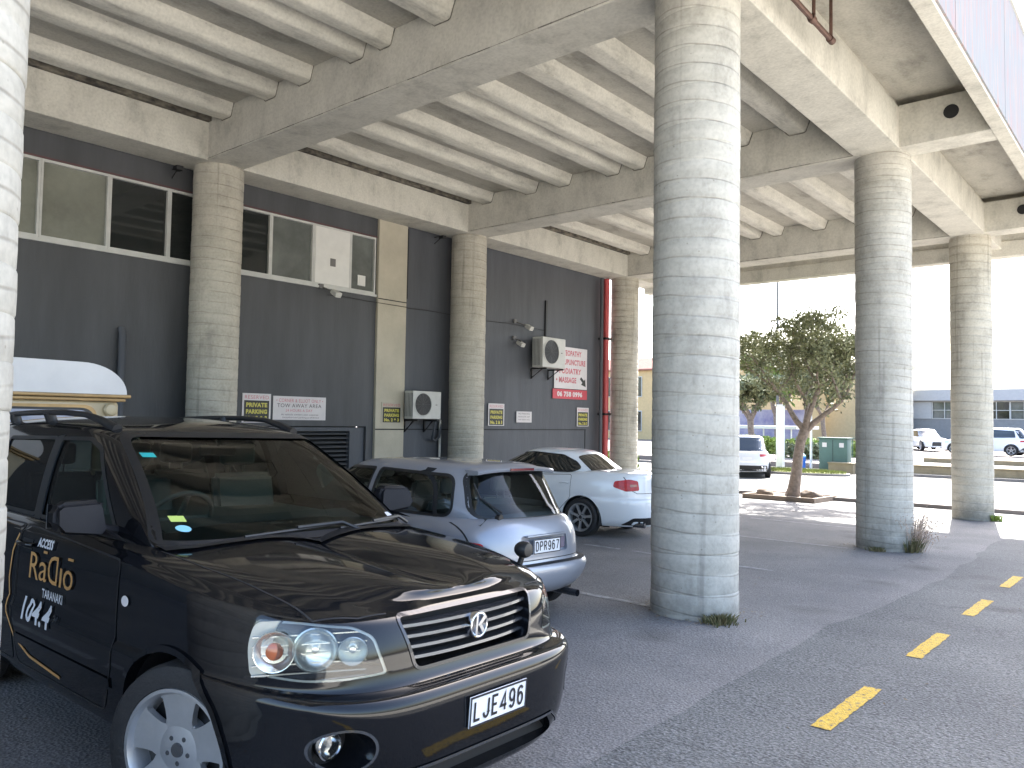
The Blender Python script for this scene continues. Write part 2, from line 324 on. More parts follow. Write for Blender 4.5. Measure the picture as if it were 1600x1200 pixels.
# ------------------------------------------------------------------ ground
g = MB()
ys = [-60, -40, 0, 24, 36.9]
for a, c in zip(ys, ys[1:]): g.poly([(-40, a, gz(a)), (60, a, gz(a)), (60, c, gz(c)), (-40, c, gz(c))])
g.poly([(-600, 24, gz(24)), (-40, 24, gz(24)), (-40, 36.9, gz(36.9)), (-600, 36.9, gz(36.9))])
g.poly([(60, 24, gz(24)), (600, 24, gz(24)), (600, 36.9, gz(36.9)), (60, 36.9, gz(36.9))])
g.poly([(-600, -600, gz(-40)), (600, -600, gz(-40)), (600, -60, gz(-60)), (-600, -60, gz(-60))])
g.poly([(60, -60, gz(-60)), (600, -60, gz(-60)), (600, 24, gz(24)), (60, 24, gz(24))])
g.poly([(-600, -60, gz(-60)), (-40, -60, gz(-60)), (-40, 24, gz(24)), (-600, 24, gz(24))])
g.poly([(-600, 36.9, -.41), (600, 36.9, -.41), (600, 900, -.41), (-600, 900, -.41)])
bmesh.ops.remove_doubles(g.b, verts=g.b.verts, dist=.001)
struct('ground', g, MT['yard'])
def sheet(name, x0, x1, y0, y1, lift, m, cuts=()):
    b = MB(); yy = sorted({y0, y1, *[c for c in (24,) if y0 < c < y1]})
    for a, c in zip(yy, yy[1:]): b.poly([(x0, a, gz(a)+lift), (x1, a, gz(a)+lift), (x1, c, gz(c)+lift), (x0, c, gz(c)+lift)])
    return struct(name, b, m)
b = MB(); random.seed(3)
edge = [(-2.42+random.uniform(-.05, .05)+.08*math.sin(y*.7), y) for y in [k*.5 for k in range(-40, 44)]]
for (xa, ya), (xb, yb) in zip(edge, edge[1:]): b.poly([(xa, ya, gz(ya)+.004), (9, ya, gz(ya)+.004), (9, yb, gz(yb)+.004), (xb, yb, gz(yb)+.004)])
bmesh.ops.remove_doubles(b.b, verts=b.b.verts, dist=.0005)
struct('lane', b, MT['lane'])
MT['bounce_mat'] = mat('pale_bounce_concrete', (.50, .48, .43), .8, vary=.12, scale=2)
sheet('bounce_ground', 1.3, 60, -40, 22.5, .008, MT['bounce_mat'])  # unseen pale ground added to bounce sunlight up onto the soffit
sheet('street', -120, 120, 24.2, 36.7, .004, MT['street'])
# footpath and kerbs across the far side of the building
b = MB(); b.sbox(-120, 9, 22.6, 24.0, -.05, .10); 
o = struct('footpath', b, MT['paving'])
b = MB(); b.box(-120, 120, 36.5, 36.955, -.6, -.29); struct('kerb', b, MT['kerb'])
# terrace of the far car park
b = MB(); b.poly([(-120, 36.96, -.05), (160, 36.96, -.05), (160, 120, .05), (-120, 120, .05)]); b.poly([(-120, 36.96, -.6), (160, 36.96, -.6), (160, 36.96, -.05), (-120, 36.96, -.05)]); struct('car_park', b, MT['paving'])

# yellow dashes and parking lines: real paint, 4 mm proud of what they lie on
def dash(y0, y1, label):
    b = MB(); n = 24; random.seed(int(y0*10)); J = [(random.uniform(-.006, .006), random.uniform(-.006, .006)) for _ in range(n+1)]; x0_ = -1.715; x1_ = -1.60
    for i in range(n):
        a = y0+(y1-y0)*i/n; c = y0+(y1-y0)*(i+1)/n
        b.poly([(x0_+J[i][0], a, gz(a)+.009), (x1_+J[i][1], a, gz(a)+.009), (x1_+J[i+1][1], c, gz(c)+.009), (x0_+J[i+1][0], c, gz(c)+.009)])
    return b
b = MB()
for k, y0 in enumerate((.45, 2.6, 4.79, 6.87, 8.92, 11.0, 13.1, 15.2)):
    b.add(dash(y0, y0+1.03, ''))
o = struct('yellow_lane_markings', b, MT['yellow'])
b = MB()
for y in (.95, 3.9, 6.95, 9.95, 12.95, 16.0):
    for k in range(40):
        xa = -4.05-k*.21; xb = xa-.21
        if math.sin(k*2.3+y)*math.sin(k*.9+y*3) > .62: continue
        dy = .006*math.sin(k*1.7); s = (xa+4.05)*-.012
        b.poly([(xa, y-.045+dy+s, gz(y)+.005), (xa, y+.045+s, gz(y)+.0045), (xb, y+.045+dy+s, gz(y)+.0045), (xb, y-.045+s, gz(y)+.005)])
struct('parking_bay_lines', b, MT['line'])

# ------------------------------------------------------------------ the building overhead
MT['joint'] = mat('dark_joint_stain', (.07, .065, .055), .9, vary=0, col2=(.30, .28, .24), scale=9, detail=3)
HC = 6.015
CY = [-5.65, .70, 7.065, 13.45, 20.30]
XC, XW = -3.65, -12.84
bl = thing('overhead_building', 'raw concrete upper storeys carried over the car park, with deep beams and ribbed soffit', 'building', (-8, 7, 0))
b = MB(); b.box(-13.2, -2.05, -6.3, 22.3, 6.80, 7.2); put('floor_slab', b, MT['slab'], bl)
for y in CY:
    b = MB(); b.box(-12.52, -3.95, y-.40, y+.27, HC, 6.799, .012)
    xb_ = put('cross_beam', b, MT['beam'], bl)
    e_ = MB()
    for k in range(24): e_.box(-12.5+k*.356, -12.5+(k+1)*.356, y-.4025, y-.398, HC+.022+.004*math.sin(k*2.1), HC+.031+.004*math.sin(k*1.3))
    put('form_joint', e_, MT['joint'], xb_)
    c = MB(); c.box(-3.30, -2.052, y-.42, y+.13, HC+.004, 6.68, .01)
    cb = put('cantilever_beam', c, MT['beam'], bl)
    d = MB(); d.lathe([(0, 0), (.105, 0), (.105, .012), (0, .012)], (-2.57, y-.431, 6.41), 'y', 24)
    put('duct_opening', d, MT['dark'], cb)
b = MB(); b.box(-13.25, -12.50, -6.3, 22.3, HC-.002, 6.66, .012); put('edge_beam', b, MT['beam'], bl)
b = MB(); b.box(-3.97, -3.29, -6.3, 22.3, HC-.004, 6.66, .012); b.box(-3.90, -3.36, -6.3, 22.3, 6.66, 6.799); put('edge_beam', b, MT['beam'], bl)
b = MB(); b.box(-13.2, -2.0, 22.0, 22.35, 5.83, 6.2, .01); b.box(-13.2, -2.0, 22.05, 22.35, 6.2, 6.799); put('end_beam', b, MT['beam'], bl)
# ribs of the precast floor
RX = [-11.80, -10.52, -9.63, -8.43, -7.86, -6.76, -5.75, -4.75]
random.seed(11)
for i in range(len(CY)):
    y0 = CY[i]+.27; y1 = CY[i+1]-.40 if i+1 < len(CY) else 22.0
    rbs = []
    for x in RX:
        b = MB(); wv = .30 if x != -7.86 else .24
        n = 14; rings = []
        for k in range(n+1):
            y = y0+(y1-y0)*k/n; j = random.uniform(-.008, .008); q = random.uniform(-.008, .008)
            rings.append([b.b.verts.new(p) for p in ((x+.075, y, 6.802), (x+.02+j, y, 6.655+q), (x+j, y, 6.615+q), (x-.03, y, 6.60+q), (x-wv+.03, y, 6.602+q), (x-wv+q, y, 6.635+j), (x-wv-.11+j, y, 6.802))])
        for a, c in zip(rings, rings[1:]):
            for k in range(6): b.b.faces.new((a[k], a[k+1], c[k+1], c[k]))
        b.b.faces.new(rings[0]); b.b.faces.new(rings[-1][::-1])
        rbs.append(put('ceiling_rib', b.mesh('rib', .7), MT['rib'], bl))
    for x, rb_ in zip(RX, rbs):
        jt = MB()
        wv = .30 if x != -7.86 else .24
        o_ = [(x+.087, 6.80), (x+.032, 6.655), (x+.012, 6.605), (x-.03, 6.588), (x-wv+.03, 6.59), (x-wv-.013, 6.63), (x-wv-.123, 6.80)]
        for (xa, za), (xb, zb_) in zip(o_, o_[1:]): jt.tube([(xa, y1-.003, za), (xb, y1-.003, zb_)], .008, 5)
        put('rib_end_joint', jt, MT['joint'], rb_)
# stained packing between the wall beam and the first rib
MT['stain'] = mat('stained_mortar', (.05, .045, .04), .9, vary=0, col2=(.24, .215, .17), scale=5, stretch=(1, 1.1, 2), detail=2)
for i in range(1, len(CY)):
    y0 = CY[i-1]+.27; y1 = CY[i]-.40
    b = MB(); b.box(-12.75, -12.42, y0, y1, 6.665, 6.799); put('mortar_packing', b, MT['stain'], bl)
# facade towards the lane
b = MB()
b.prism([(-2.05, -6.3, HC-.008), (-1.87, -6.3, HC-.008), (-1.87, -6.3, 6.10), (-2.05, -6.3, 6.799)], (0, 28.65, 0))
put('facade_lip', b, MT['beam'], bl)
def faded():
    m, t, N, L, bs = nodes('faded_facade_panel'); bs.inputs['Roughness'].default_value = .9; bs.inputs['Specular IOR Level'].default_value = .08
    tc = N.new('ShaderNodeTexCoord'); mp = N.new('ShaderNodeMapping'); mp.inputs['Scale'].default_value = (1, 3.2, .35); L.new(tc.outputs['Object'], mp.inputs[0])
    n = N.new('ShaderNodeTexNoise'); n.inputs['Scale'].default_value = 2; n.inputs['Detail'].default_value = 9; n.inputs['Roughness'].default_value = .7; L.new(mp.outputs[0], n.inputs[0])
    r = N.new('ShaderNodeValToRGB'); e = r.color_ramp.elements; e[0].position = .3; e[0].color = (.27, .12, .11, 1); e[1].position = .72; e[1].color = (.33, .325, .32, 1)
    for p, c in ((.40, (.32, .27, .265, 1)), (.50, (.24, .265, .28, 1)), (.60, (.31, .235, .24, 1))): q = e.new(p); q.color = c
    L.new(n.outputs[0], r.inputs[0]); L.new(r.outputs[0], bs.inputs['Base Color']); return m
MT['faded'] = faded()
for k in range(9):
    y0 = -6.3+k*3.183
    b = MB(); b.box(-1.868, -1.845, y0+.01, y0+3.17, 6.06, 7.98); put('facade_panel', b, MT['faded'], bl)
b = MB(); b.box(-1.868, -1.82, -6.3, 22.35, 7.99, 8.12); put('facade_rail', b, MT['alu'], bl)
b = MB(); b.box(-1.868, -1.85, -6.3, 22.35, 8.12, 9.0); put('window_band', b, MT['white'], bl)
b = MB(); b.box(-1.868, -1.83, -6.3, 22.35, 9.0, 9.7); put('facade_top', b, MT['faded'], bl)
b = MB(); b.box(-13.2, -1.87, -6.3, 22.35, 9.5, 9.7); b.box(-13.2, -1.87, 22.2, 22.34, 7.2, 9.5); b.box(-13.2, -1.87, -6.3, -6.2, 7.2, 9.5); b.box(-1.99, -1.87, -6.2, 22.2, 7.0, 9.5); put('upper_storey', b, MT['cream'], bl)  # unseen roof and walls, added so the building casts its shadow

# ------------------------------------------------------------------ columns
def column(x, y, r, m, label, seed):
    random.seed(seed); zb = gz(y)-.15; h = HC-zb
    b = MB(); prof = [(0, 0)]; z = 0
    while z < h:
        rr = r+random.uniform(-.003, .003); z2 = min(h, z+.185)
        prof += [(rr-.004, z+.001), (rr, z+.014), (rr+.0015, (z+z2)/2), (rr, z2-.012), (rr-.004, z2-.001)]; z = z2
    prof += [(0, h)]
    b.lathe(prof, (0, 0, 0), 'z', 72)
    for v in b.b.verts:                       # the rings run slightly out of level
        v.co.z += .02*math.sin(math.atan2(v.co.y, v.co.x)+seed) if 0.05 < v.co.z < h-.1 else 0
    o = put('concrete_column', b.mesh('column', .9), m); o.location = (x, y, zb); o.rotation_euler.z = 0
    tag(o, label, 'column', 'round board-marked concrete columns'); return o
column(XC, CY[1], .417, MT['column'], 'round pale concrete column cut off by the left edge of the photo', 1)
column(XC, CY[2], .417, MT['column'], 'thickest whole concrete column, standing right of the blue hatchback with a green tuft at its foot', 2)
column(XC, CY[3], .417, MT['column'], 'round concrete column with a dry brown weed beside its foot, right of the street tree', 3)
column(XC, CY[4], .417, MT['column_warm'], 'farthest outer concrete column at the sunlit edge, yellow-green tuft at its foot', 4)
column(XW, CY[2], .417, MT['column_warm'], 'weathered concrete column against the grey wall between the two window bands, behind the black car', 6)
column(XW, CY[3], .417, MT['column_warm'], 'concrete column between the low heat pump unit and the yellow sign, behind the blue hatchback', 7)
column(XW, CY[4], .417, MT['column_warm'], 'slim far concrete column beside the red downpipe, behind the white sedan', 8)

# ------------------------------------------------------------------ grey building along the back of the bays
WX = -13.3
gb = thing('grey_building', 'dark grey painted building with a high strip of windows and a cream pilaster', 'building', (-17, 8, 0))
def wallbox(mb, y0, y1, z0, z1, x1=WX, x0=WX-.3): mb.box(x0, x1, y0, y1, z0, z1)
b = MB()
wallbox(b, -14, 8.4, -1, 4.36); wallbox(b, 8.4, 10.85, 1.52, 4.36); wallbox(b, 10.85, 11.04, -1, 4.36)
wallbox(b, -14, 11.04, 5.62, 9.0); wallbox(b, -14, 1.0, 4.36, 5.62)
put('wall', b, MT['wall'], gb)
b = MB(); wallbox(b, 11.04, 19.92, -1, 9.0, WX-.02); b.box(-24, WX-.3, 19.6, 19.92, -1, 9.0); b.box(-24, WX-.02, -14, 19.92, 9.0, 9.1)
put('side_wall', b, MT['wall2'], gb)
b = MB(); b.box(WX-.02, WX+.07, 11.04, 11.86, -1, HC+.4, .01); put('pilaster', b, MT['cream'], gb)
b = MB(); b.box(WX+.071, WX+.078, 11.04, 11.86, 4.28, 4.30); b.box(WX-.0195, WX-.008, 11.94, 11.96, 4.4, 6.0)
b.box(WX-.0195, WX-.006, 11.9, 19.0, 1.45, 1.475); b.box(WX-.0195, WX-.006, 18.95, 18.975, -.3, 1.45); b.box(WX+.071, WX+.08, 11.04, 11.86, 1.45, 1.475)
put('panel_joints', b, MT['dark'], gb)
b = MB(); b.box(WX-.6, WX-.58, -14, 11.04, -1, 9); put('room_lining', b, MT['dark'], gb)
# recess with louvres low in the wall
b = MB()
for k in range(13): b.prism([(WX-.16, 8.42, .30+k*.09), (WX-.10, 8.42, .27+k*.09), (WX-.10, 8.42, .285+k*.09), (WX-.16, 8.42, .315+k*.09)], (0, 2.05, 0))
lv = put('louvre_vent', b, MT['wall'], gb)
b = MB(); b.box(WX-.17, WX-.06, 10.47, 10.84, -1, 1.5); b.box(WX-.17, WX-.06, 8.4, 10.47, 1.42, 1.5); put('louvre_frame', b, MT['wall2'], lv)
# window strip: mullions at measured places
zb, zt = 4.37, 5.61
mull = [1.0, 2.2, 3.3, 4.42, 5.42, 6.50, 7.76, 8.42, 9.40, 10.30, 10.98]
kinds = ['pane_dark', 'pane_blind', 'pane_dark', 'pane_blind', 'pane_blind', 'pane_dark', 'pane_dark', 'pane_blind', 'pane_grey', 'board', 'pane_grey']
mull = [1.0, 2.4, 3.45, 4.40, 5.42, 6.42, 7.0, 7.76, 8.42, 9.40, 10.32, 11.0]
kinds = ['pane_dark', 'pane_blind', 'pane_blind', 'pane_blind', 'pane_dark', 'pane_dark', 'pane_blind', 'pane_dark', 'pane_grey', 'board', 'pane_grey']
for k, (a, c) in enumerate(zip(mull, mull[1:])):
    fr = MB(); t = .035
    fr.box(WX-.12, WX+.01, a+.002, c-.002, zb+.002, zb+.05); fr.box(WX-.12, WX+.01, a+.002, c-.002, zt-.045, zt-.002)
    fr.box(WX-.12, WX+.012, a+.002, a+t, zb+.05, zt-.045); fr.box(WX-.12, WX+.012, c-t, c-.002, zb+.05, zt-.045)
    f = put('window', fr, MT['alu'], gb)
    p = MB(); p.box(WX-.07, WX-.05, a+t, c-t, zb+.05, zt-.045)
    if kinds[k] == 'board':
        p = MB(); p.box(WX-.04, WX+.02, a+t, c-t, zb+.05, zt-.045)
        bd = put('board', p, MT['white'], f); bd['label'] = 'white board filling a window opening, with a small vent'
        q = MB(); q.box(WX+.021, WX+.03, 9.80, 9.93, 4.80, 4.96); put('vent', q, MT['grill'], bd)
    else: put('pane', p, MT[kinds[k]], f)
    if k == 10:
        q = MB(); q.box(WX-.049, WX-.03, 10.56, 10.76, 4.52, 4.74); q.box(WX-.03, WX-.02, 10.60, 10.72, 4.56, 4.70); put('vent', q, MT['white'], f)
b = MB(); b.box(WX-.0, WX+.04, 1.0, 11.03, zb-.05, zb-.002); put('window_sill', b, MT['alu'], gb)
b = MB(); b.box(WX+.001, WX+.02, 1.0, 11.03, zt+.002, zt+.03); put('window_head', b, mat('red_brown_lead', (.10, .05, .05), .7), gb)

# red downpipe at the corner
t = thing('downpipe', 'red painted downpipe on the far corner of the grey wall', 'pipe', (WX+.15, 19.75, 0))
b = MB(); b.tube([(WX+.16, 19.76, .35), (WX+.16, 19.76, 5.98)], .085, 16); put('pipe', b.mesh('p', .6), MT['redpipe'], t)
b = MB(); b.tube([(WX+.16, 19.50, -.3), (WX+.16, 19.50, 5.98)], .05, 12); put('pipe', b.mesh('p', .6), MT['wall2'], t)
for zz_ in (4.15, 1.9): b = MB(); b.box(WX-.02, WX+.26, 19.60, 19.90, zz_, zz_+.06); put('bracket', b, MT['black'], t)
b = MB(); b.tube([(WX+.16, 19.76, -.40), (WX+.16, 19.76, .35)], .088, 16); put('pipe_shoe', b.mesh('p', .6), MT['offwhite'], t)
# grey pipe behind the trailer
t = single('vent_pipe', MB().tube([(WX+.09, 5.68, -.2), (WX+.09, 5.68, 3.02), (WX+.02, 5.68, 3.10)], .06, 12), MT['wall2'], 'grey vertical pipe on the dark wall right of the cream trailer', 'pipe', smooth=.6)
b = MB(); b.box(WX-.02, WX+.03, 16.985, 17.045, 3.9, 5.0); single('cable_duct', b, MT['black'], 'thin black vertical duct on the wall above the upper heat pump', 'duct')
b = MB(); pts = [(WX+.02, 9.75+k*.5, 4.20+.02*math.sin(k*1.3)-.004*k) for k in range(3)] + [(WX+.09, 11.05+k*.16, 4.19) for k in range(6)] + [(WX+.01, 11.95+k*.5, 4.19+.018*math.sin(k*1.1)) for k in range(11)]
b.tube(pts, .007, 6); single('cable', b, MT['black'], 'thin cable sagging along the wall between the floodlights', 'cable', smooth=1.0)

# heat pump outdoor units
def heatpump(y0, z0, wid, hei, dep, label):
    t = thing('heat_pump_unit', label, 'heat pump', (WX+.1, y0+wid/2, z0), 'heat pump units on the wall')
    x0, x1 = WX+.14, WX+.14+dep
    b = MB(); b.box(x0, x1, y0, y0+wid, z0, z0+hei, .015); put('casing', b, MT['offwhite'], t)
    r = hei*.40; cyy = y0+r+.05; cz = z0+hei*.52
    b = MB(); b.lathe([(r+.02, 0), (r+.025, .012), (r, .02), (r*.98, .004)], (x1+.001, cyy, cz), 'x', 40); put('fan_ring', b.mesh('r', .6), MT['offwhite'], t)
    b = MB(); b.lathe([(0, .003), (r, .003)], (x1, cyy, cz), 'x', 40)
    g = MB()
    for k in range(1, 9): g.lathe([(r*k/9-.002, .006), (r*k/9, .010), (r*k/9+.002, .006)], (x1, cyy, cz), 'x', 40)
    for k in range(12):
        a = k*math.pi/6; g.tube([(x1+.01, cyy, cz), (x1+.01, cyy+r*math.cos(a), cz+r*math.sin(a))], .002, 5)
    f = put('fan_recess', b, MT['black'], t); put('grille', g, MT['grill'], f)
    b = MB(); b.box(x1+.0005, x1+.004, y0+wid*.80, y0+wid*.86, z0+hei*.5, z0+hei*.53); put('badge', b, MT['grill'], t)
    b = MB()
    for k in range(6): b.box(x0+.03+k*.045, x0+.045+k*.045, y0-.004, y0-.001, z0+.05, z0+hei-.05)
    put('side_fins', b, MT['wall2'], t)
    for yy in (y0+.12, y0+wid-.15):
        b = MB(); b.box(WX, x1+.03, yy, yy+.035, z0-.05, z0-.012); b.box(WX, WX+.04, yy, yy+.035, z0-.30, z0-.051); b.prism([(WX+.04, yy, z0-.28), (WX+.04, yy, z0-.25), (x1-.1, yy, z0-.051), (x1-.15, yy, z0-.051)], (0, .03, 0))
        put('bracket', b, MT['black'], t)
    return x1
heatpump(16.27, 3.12, 1.0, .80, .36, 'upper heat pump unit on the far wall, overlapping the red and white sign')
heatpump(11.80, 1.70, .86, .62, .28, 'lower heat pump unit beside the cream pilaster, pipes curling beneath')
b = MB(); b.tube([(WX+.3, 12.6, 1.68), (WX+.25, 12.62, 1.45), (WX+.15, 12.66, 1.25), (WX+.1, 12.8, 1.2), (WX+.08, 12.95, 1.28), (WX+.08, 13.0, 1.6)], .03, 8)
single('pipe_loop', b, MT['wall2'], 'grey insulated pipe loop hanging under the lower heat pump', 'pipe', smooth=1.0)
b = MB(); b.tube([(WX+.07, 12.98, -.3), (WX+.07, 12.98, 1.68), (WX+.07, 12.85, 1.75), (WX+.07, 12.6, 1.75)], .028, 8)
single('conduit', b, MT['offwhite'], 'pale conduit running down the wall beside the lower heat pump', 'conduit', smooth=1.0)

# floodlights
def floodlight(y, z, label, long=.35, n=1, dy=.1):
    t = thing('floodlight', label, 'light', (WX, y, z), 'wall floodlights')
    b = MB(); b.box(WX, WX+.05, y-.09, y+.02, z+.02, z+.12, .008); b.tube([(WX+.04, y, z+.05), (WX+.2, y+dy*.6, z-.02), (WX+long, y+dy, z-.05)], .02, 8); put('arm', b, MT['grill'], t)
    b = MB(); b.box(-.10, .10, -.075, .075, -.045, .045, .01); b.xf(Matrix.Translation((WX+long, y+dy, z-.08)) @ Matrix.Rotation(R(28), 4, 'Y')); put('lamp_head', b, MT['offwhite'], t)
    b = MB(); b.box(-.07, .105, -.06, .06, -.055, -.046); b.xf(Matrix.Translation((WX+long, y+dy, z-.08)) @ Matrix.Rotation(R(28), 4, 'Y')); put('lens', b, MT['white'], t)
floodlight(9.62, 4.28, 'floodlight on an arm below the white boarded window')
floodlight(15.72, 4.22, 'upper of the two floodlights left of the upper heat pump', .3, dy=.22)
floodlight(15.70, 3.78, 'lower, smaller floodlight left of the upper heat pump', .18, dy=.05)
# small fittings tucked under the wall beam at two columns
for y, lab in ((6.45, 'small black fitting under the beam left of the nearer wall column'), (12.75, 'small black fitting under the beam left of the middle wall column')):
    b = MB(); b.tube([(WX, y, 5.95), (WX+.34, y-.05, 5.93)], .012, 6); b.tube([(WX, y, 5.80), (WX+.34, y-.05, 5.93)], .010, 6); b.box(WX+.26, WX+.40, y-.12, y+.0, 5.86, 5.93, .008); single('bracket_lamp', b, MT['black'], lab, 'light')

# ------------------------------------------------------------------ signs on the wall
def plate(mb, y0, y1, z0, z1, x=WX, t=.012): mb.box(x, x+t, y0, y1, z0, z1)
EX, EZ = (0, 1, 0), (0, 0, 1)
def wtext(txt, y0, z, h, m, parent, width=None, x=WX+.0145, bold=0, name='lettering'):
    b = MB(); text_bm(b, txt, (x, y0, z), EX, EZ, width, h, bold); o = put(name, b.mesh('l', 'keep'), m, parent); return o
def parking_sign(y0, y1, z0, z1, label, x=WX, lines=('PRIVATE', 'PARKING', 'No. 2 & 3'), head='RESERVED', plain=False):
    t = thing('parking_sign', label, 'sign', (x, (y0+y1)/2, z0), 'reserved private parking signs')
    W, H = y1-y0, z1-z0; zh = z1-H*.24
    b = MB(); plate(b, y0, y1, z0, z1, x); put('board', b, MT['cream'] if plain else MT['signwhite'], t)
    wtext(head, y0+W*.08, zh+H*.05, H*.13, MT['pink'], t, W*.84, x+.0135)
    b = MB(); plate(b, y0+W*.06, y1-W*.06, z0+H*.03, zh, x+.012, .002); k = put('black_panel', b, MT['signblack'], t)
    hh = (zh-z0-H*.03)
    for i, l in enumerate(lines): wtext(l, y0+W*.13, zh-hh*(.30+.31*i), hh*.19, MT['signyellow'], t, W*.74, x+.0155, bold=.004)
parking_sign(7.92, 8.52, 1.58, 2.13, 'white and black private parking sign nearest the weathered column, left of the long white sign')
parking_sign(11.20, 11.77, 1.60, 2.05, 'yellow and black parking sign fixed to the cream pilaster', WX+.071, plain=True)
parking_sign(14.72, 15.33, 1.56, 2.12, 'parking sign on the far wall just right of the middle wall column')
parking_sign(18.52, 19.10, 1.56, 2.10, 'farthest parking sign, under the red phone-number sign')
t = thing('notice_sign', 'long white sign with faded red lettering beside the first parking sign', 'sign', (WX, 9.2, 1.64))
b = MB(); plate(b, 8.57, 9.79, 1.64, 2.10); put('board', b, MT['signwhite'], t)
wtext('\u2022 CORNER & ELLIOT ONLY \u2022', 8.64, 1.985, .07, MT['pink'], t, 1.08)
wtext('TOW AWAY AREA', 8.66, 1.885, .075, MT['darktext'], t, 1.02)
wtext('24 HOURS A DAY', 8.85, 1.80, .055, MT['pink'], t, .62)
wtext('At vehicle owners own expense', 8.75, 1.73, .035, MT['darktext'], t, .86); wtext('Unauthorised parking prohibited', 8.78, 1.675, .03, MT['darktext'], t, .84)
t = thing('notice_sign', 'small plain white notice between two parking signs on the far wall', 'sign', (WX, 16.1, 1.65))
b = MB(); plate(b, 15.82, 16.45, 1.65, 1.94); put('board', b, MT['signwhite'], t)
for i in range(3): wtext(('NO PARKING', 'Reserved for staff', 'and visitors only')[i], 15.9, 1.86-i*.075, .04, MT['darktext'], t, .46)
t = thing('clinic_sign', 'large white sign with red lettering, black arrow and red phone-number strip', 'sign', (WX, 18.2, 2.3))
b = MB(); plate(b, 17.42, 18.99, 2.62, 3.80); put('board', b, MT['signwhite'], t)
b = MB(); plate(b, 17.36, 19.0, 2.33, 2.60); put('phone_strip', b, MT['signred'], t)
for i, l in enumerate(('\u2022 OSTEOPATHY', '\u2022 ACUPUNCTURE', '\u2022 PODIATRY', '\u2022 MASSAGE')): wtext(l, 17.50, 3.56-i*.255, .15, MT['pink'], t, (1.20, 1.40, 1.2, .96)[i], bold=.006)
wtext('06 758 0996', 17.56, 2.405, .13, MT['signwhite'], t, 1.2, bold=.006)
b = MB(); x = WX+.013
b.prism([(x, 18.70, 2.98), (x, 18.64, 2.92), (x, 18.76, 2.82), (x, 18.70, 2.76), (x, 18.93, 2.70), (x, 18.90, 2.93), (x, 18.84, 2.88)], (.002, 0, 0)); put('arrow', b, MT['signblack'], t)

# sprinkler pipe under the slab
t = thing('sprinkler_pipe', 'brown steel pipe hanging from the soffit, top right', 'pipe', (-3.0, 9, 6.4))
b = MB(); b.tube([(-3.0, 5.2, 6.10), (-3.0, 9.03, 6.10)], .03, 10); b.lathe([(.04, -.05), (.045, 0), (.04, .05)], (-3.0, 8.45, 6.10), 'y', 12); b.lathe([(0, -.05), (.042, -.05), (.042, .05), (0, .05)], (-3.0, 9.05, 6.10), 'y', 12); put('pipe', b.mesh('p', .6), MT['rust'], t)
for y in (8.5, 9.05): b = MB(); b.tube([(-3.0, y, 6.13), (-3.0, y, 6.90)], .02, 8); put('drop_rod', b.mesh('p', .6), MT['rust'], t)
# ------------------------------------------------------------------ vehicles
MT['paint_black'] = mat('black_car_paint', (.005, .0055, .007), .4, vary=0, coat=1, spec=.0)
MT['paint_black'].node_tree.nodes['Principled BSDF'].inputs['Coat Roughness'].default_value = .06
MT['paint_blue'] = mat('silver_blue_car_paint', (.30, .315, .355), .35, metal=.4, vary=.04, scale=2, coat=.9)
MT['paint_white'] = mat('white_car_paint', (.72, .74, .76), .3, vary=.03, scale=1, coat=.9)
MT['paint_far'] = mat('pale_silver_paint', (.62, .63, .66), .3, vary=.03, coat=.8)
MT['chrome'] = mat('chrome', (.75, .75, .76), .12, metal=1, vary=0)
MT['alloy'] = mat('alloy_rim', (.45, .46, .48), .35, metal=.7, vary=.1, scale=6)
MT['slat'] = mat('grille_slat', (.14, .145, .16), .25, metal=.8, vary=0, coat=.5)
MT['lamp_refl'] = mat('lamp_reflector', (.60, .62, .60), .22, metal=.75, vary=0)
MT['lamp_white'] = mat('lamp_housing', (.40, .41, .38), .35, metal=.3, vary=.12, scale=8)
MT['amber'] = mat('amber_lens', (.36, .10, .04), .25, vary=.1, scale=20, coat=.8)
MT['redlens'] = mat('red_lens', (.42, .012, .014), .3, vary=.25, scale=20, coat=.35, spec=.3)
MT['seat'] = mat('seat_cloth', (.10, .105, .11), .8, vary=.1)
MT['cabin'] = mat('cabin_trim', (.035, .037, .038), .7, vary=.1)
MT['glass_tinted_solid'] = 0
MT['glass'] = glass('tinted_glass', (.50, .64, .56), 0)
MT['glass_clear'] = glass('clear_car_glass', (.66, .73, .69), 0)
MT['glass_dark'] = glass('dark_privacy_glass', (.06, .07, .07), .03)
MT['lens'] = glass('clear_lens', (.90, .92, .90), .04)
MT['darkglass'] = mat('dark_glass_solid', (.012, .015, .016), .04, vary=0, coat=1)
MT['plate'] = mat('number_plate_white', (.72, .72, .74), .4, vary=.04)
MT['plate_ink'] = mat('number_plate_ink', (.015, .015, .02), .4, vary=0)
MT['gold'] = mat('gold_lettering', (.50, .27, .09), .4, vary=.1, scale=10)
MT['whitevinyl'] = mat('white_lettering', (.62, .62, .64), .4, vary=0)
MT['teal'] = mat('teal_sticker', (.03, .40, .38), .5, vary=0)
MT['lime'] = mat('lime_sticker', (.50, .62, .15), .5, vary=0)
MT['sky_sticker'] = mat('pale_blue_sticker', (.25, .55, .66), .5, vary=0)

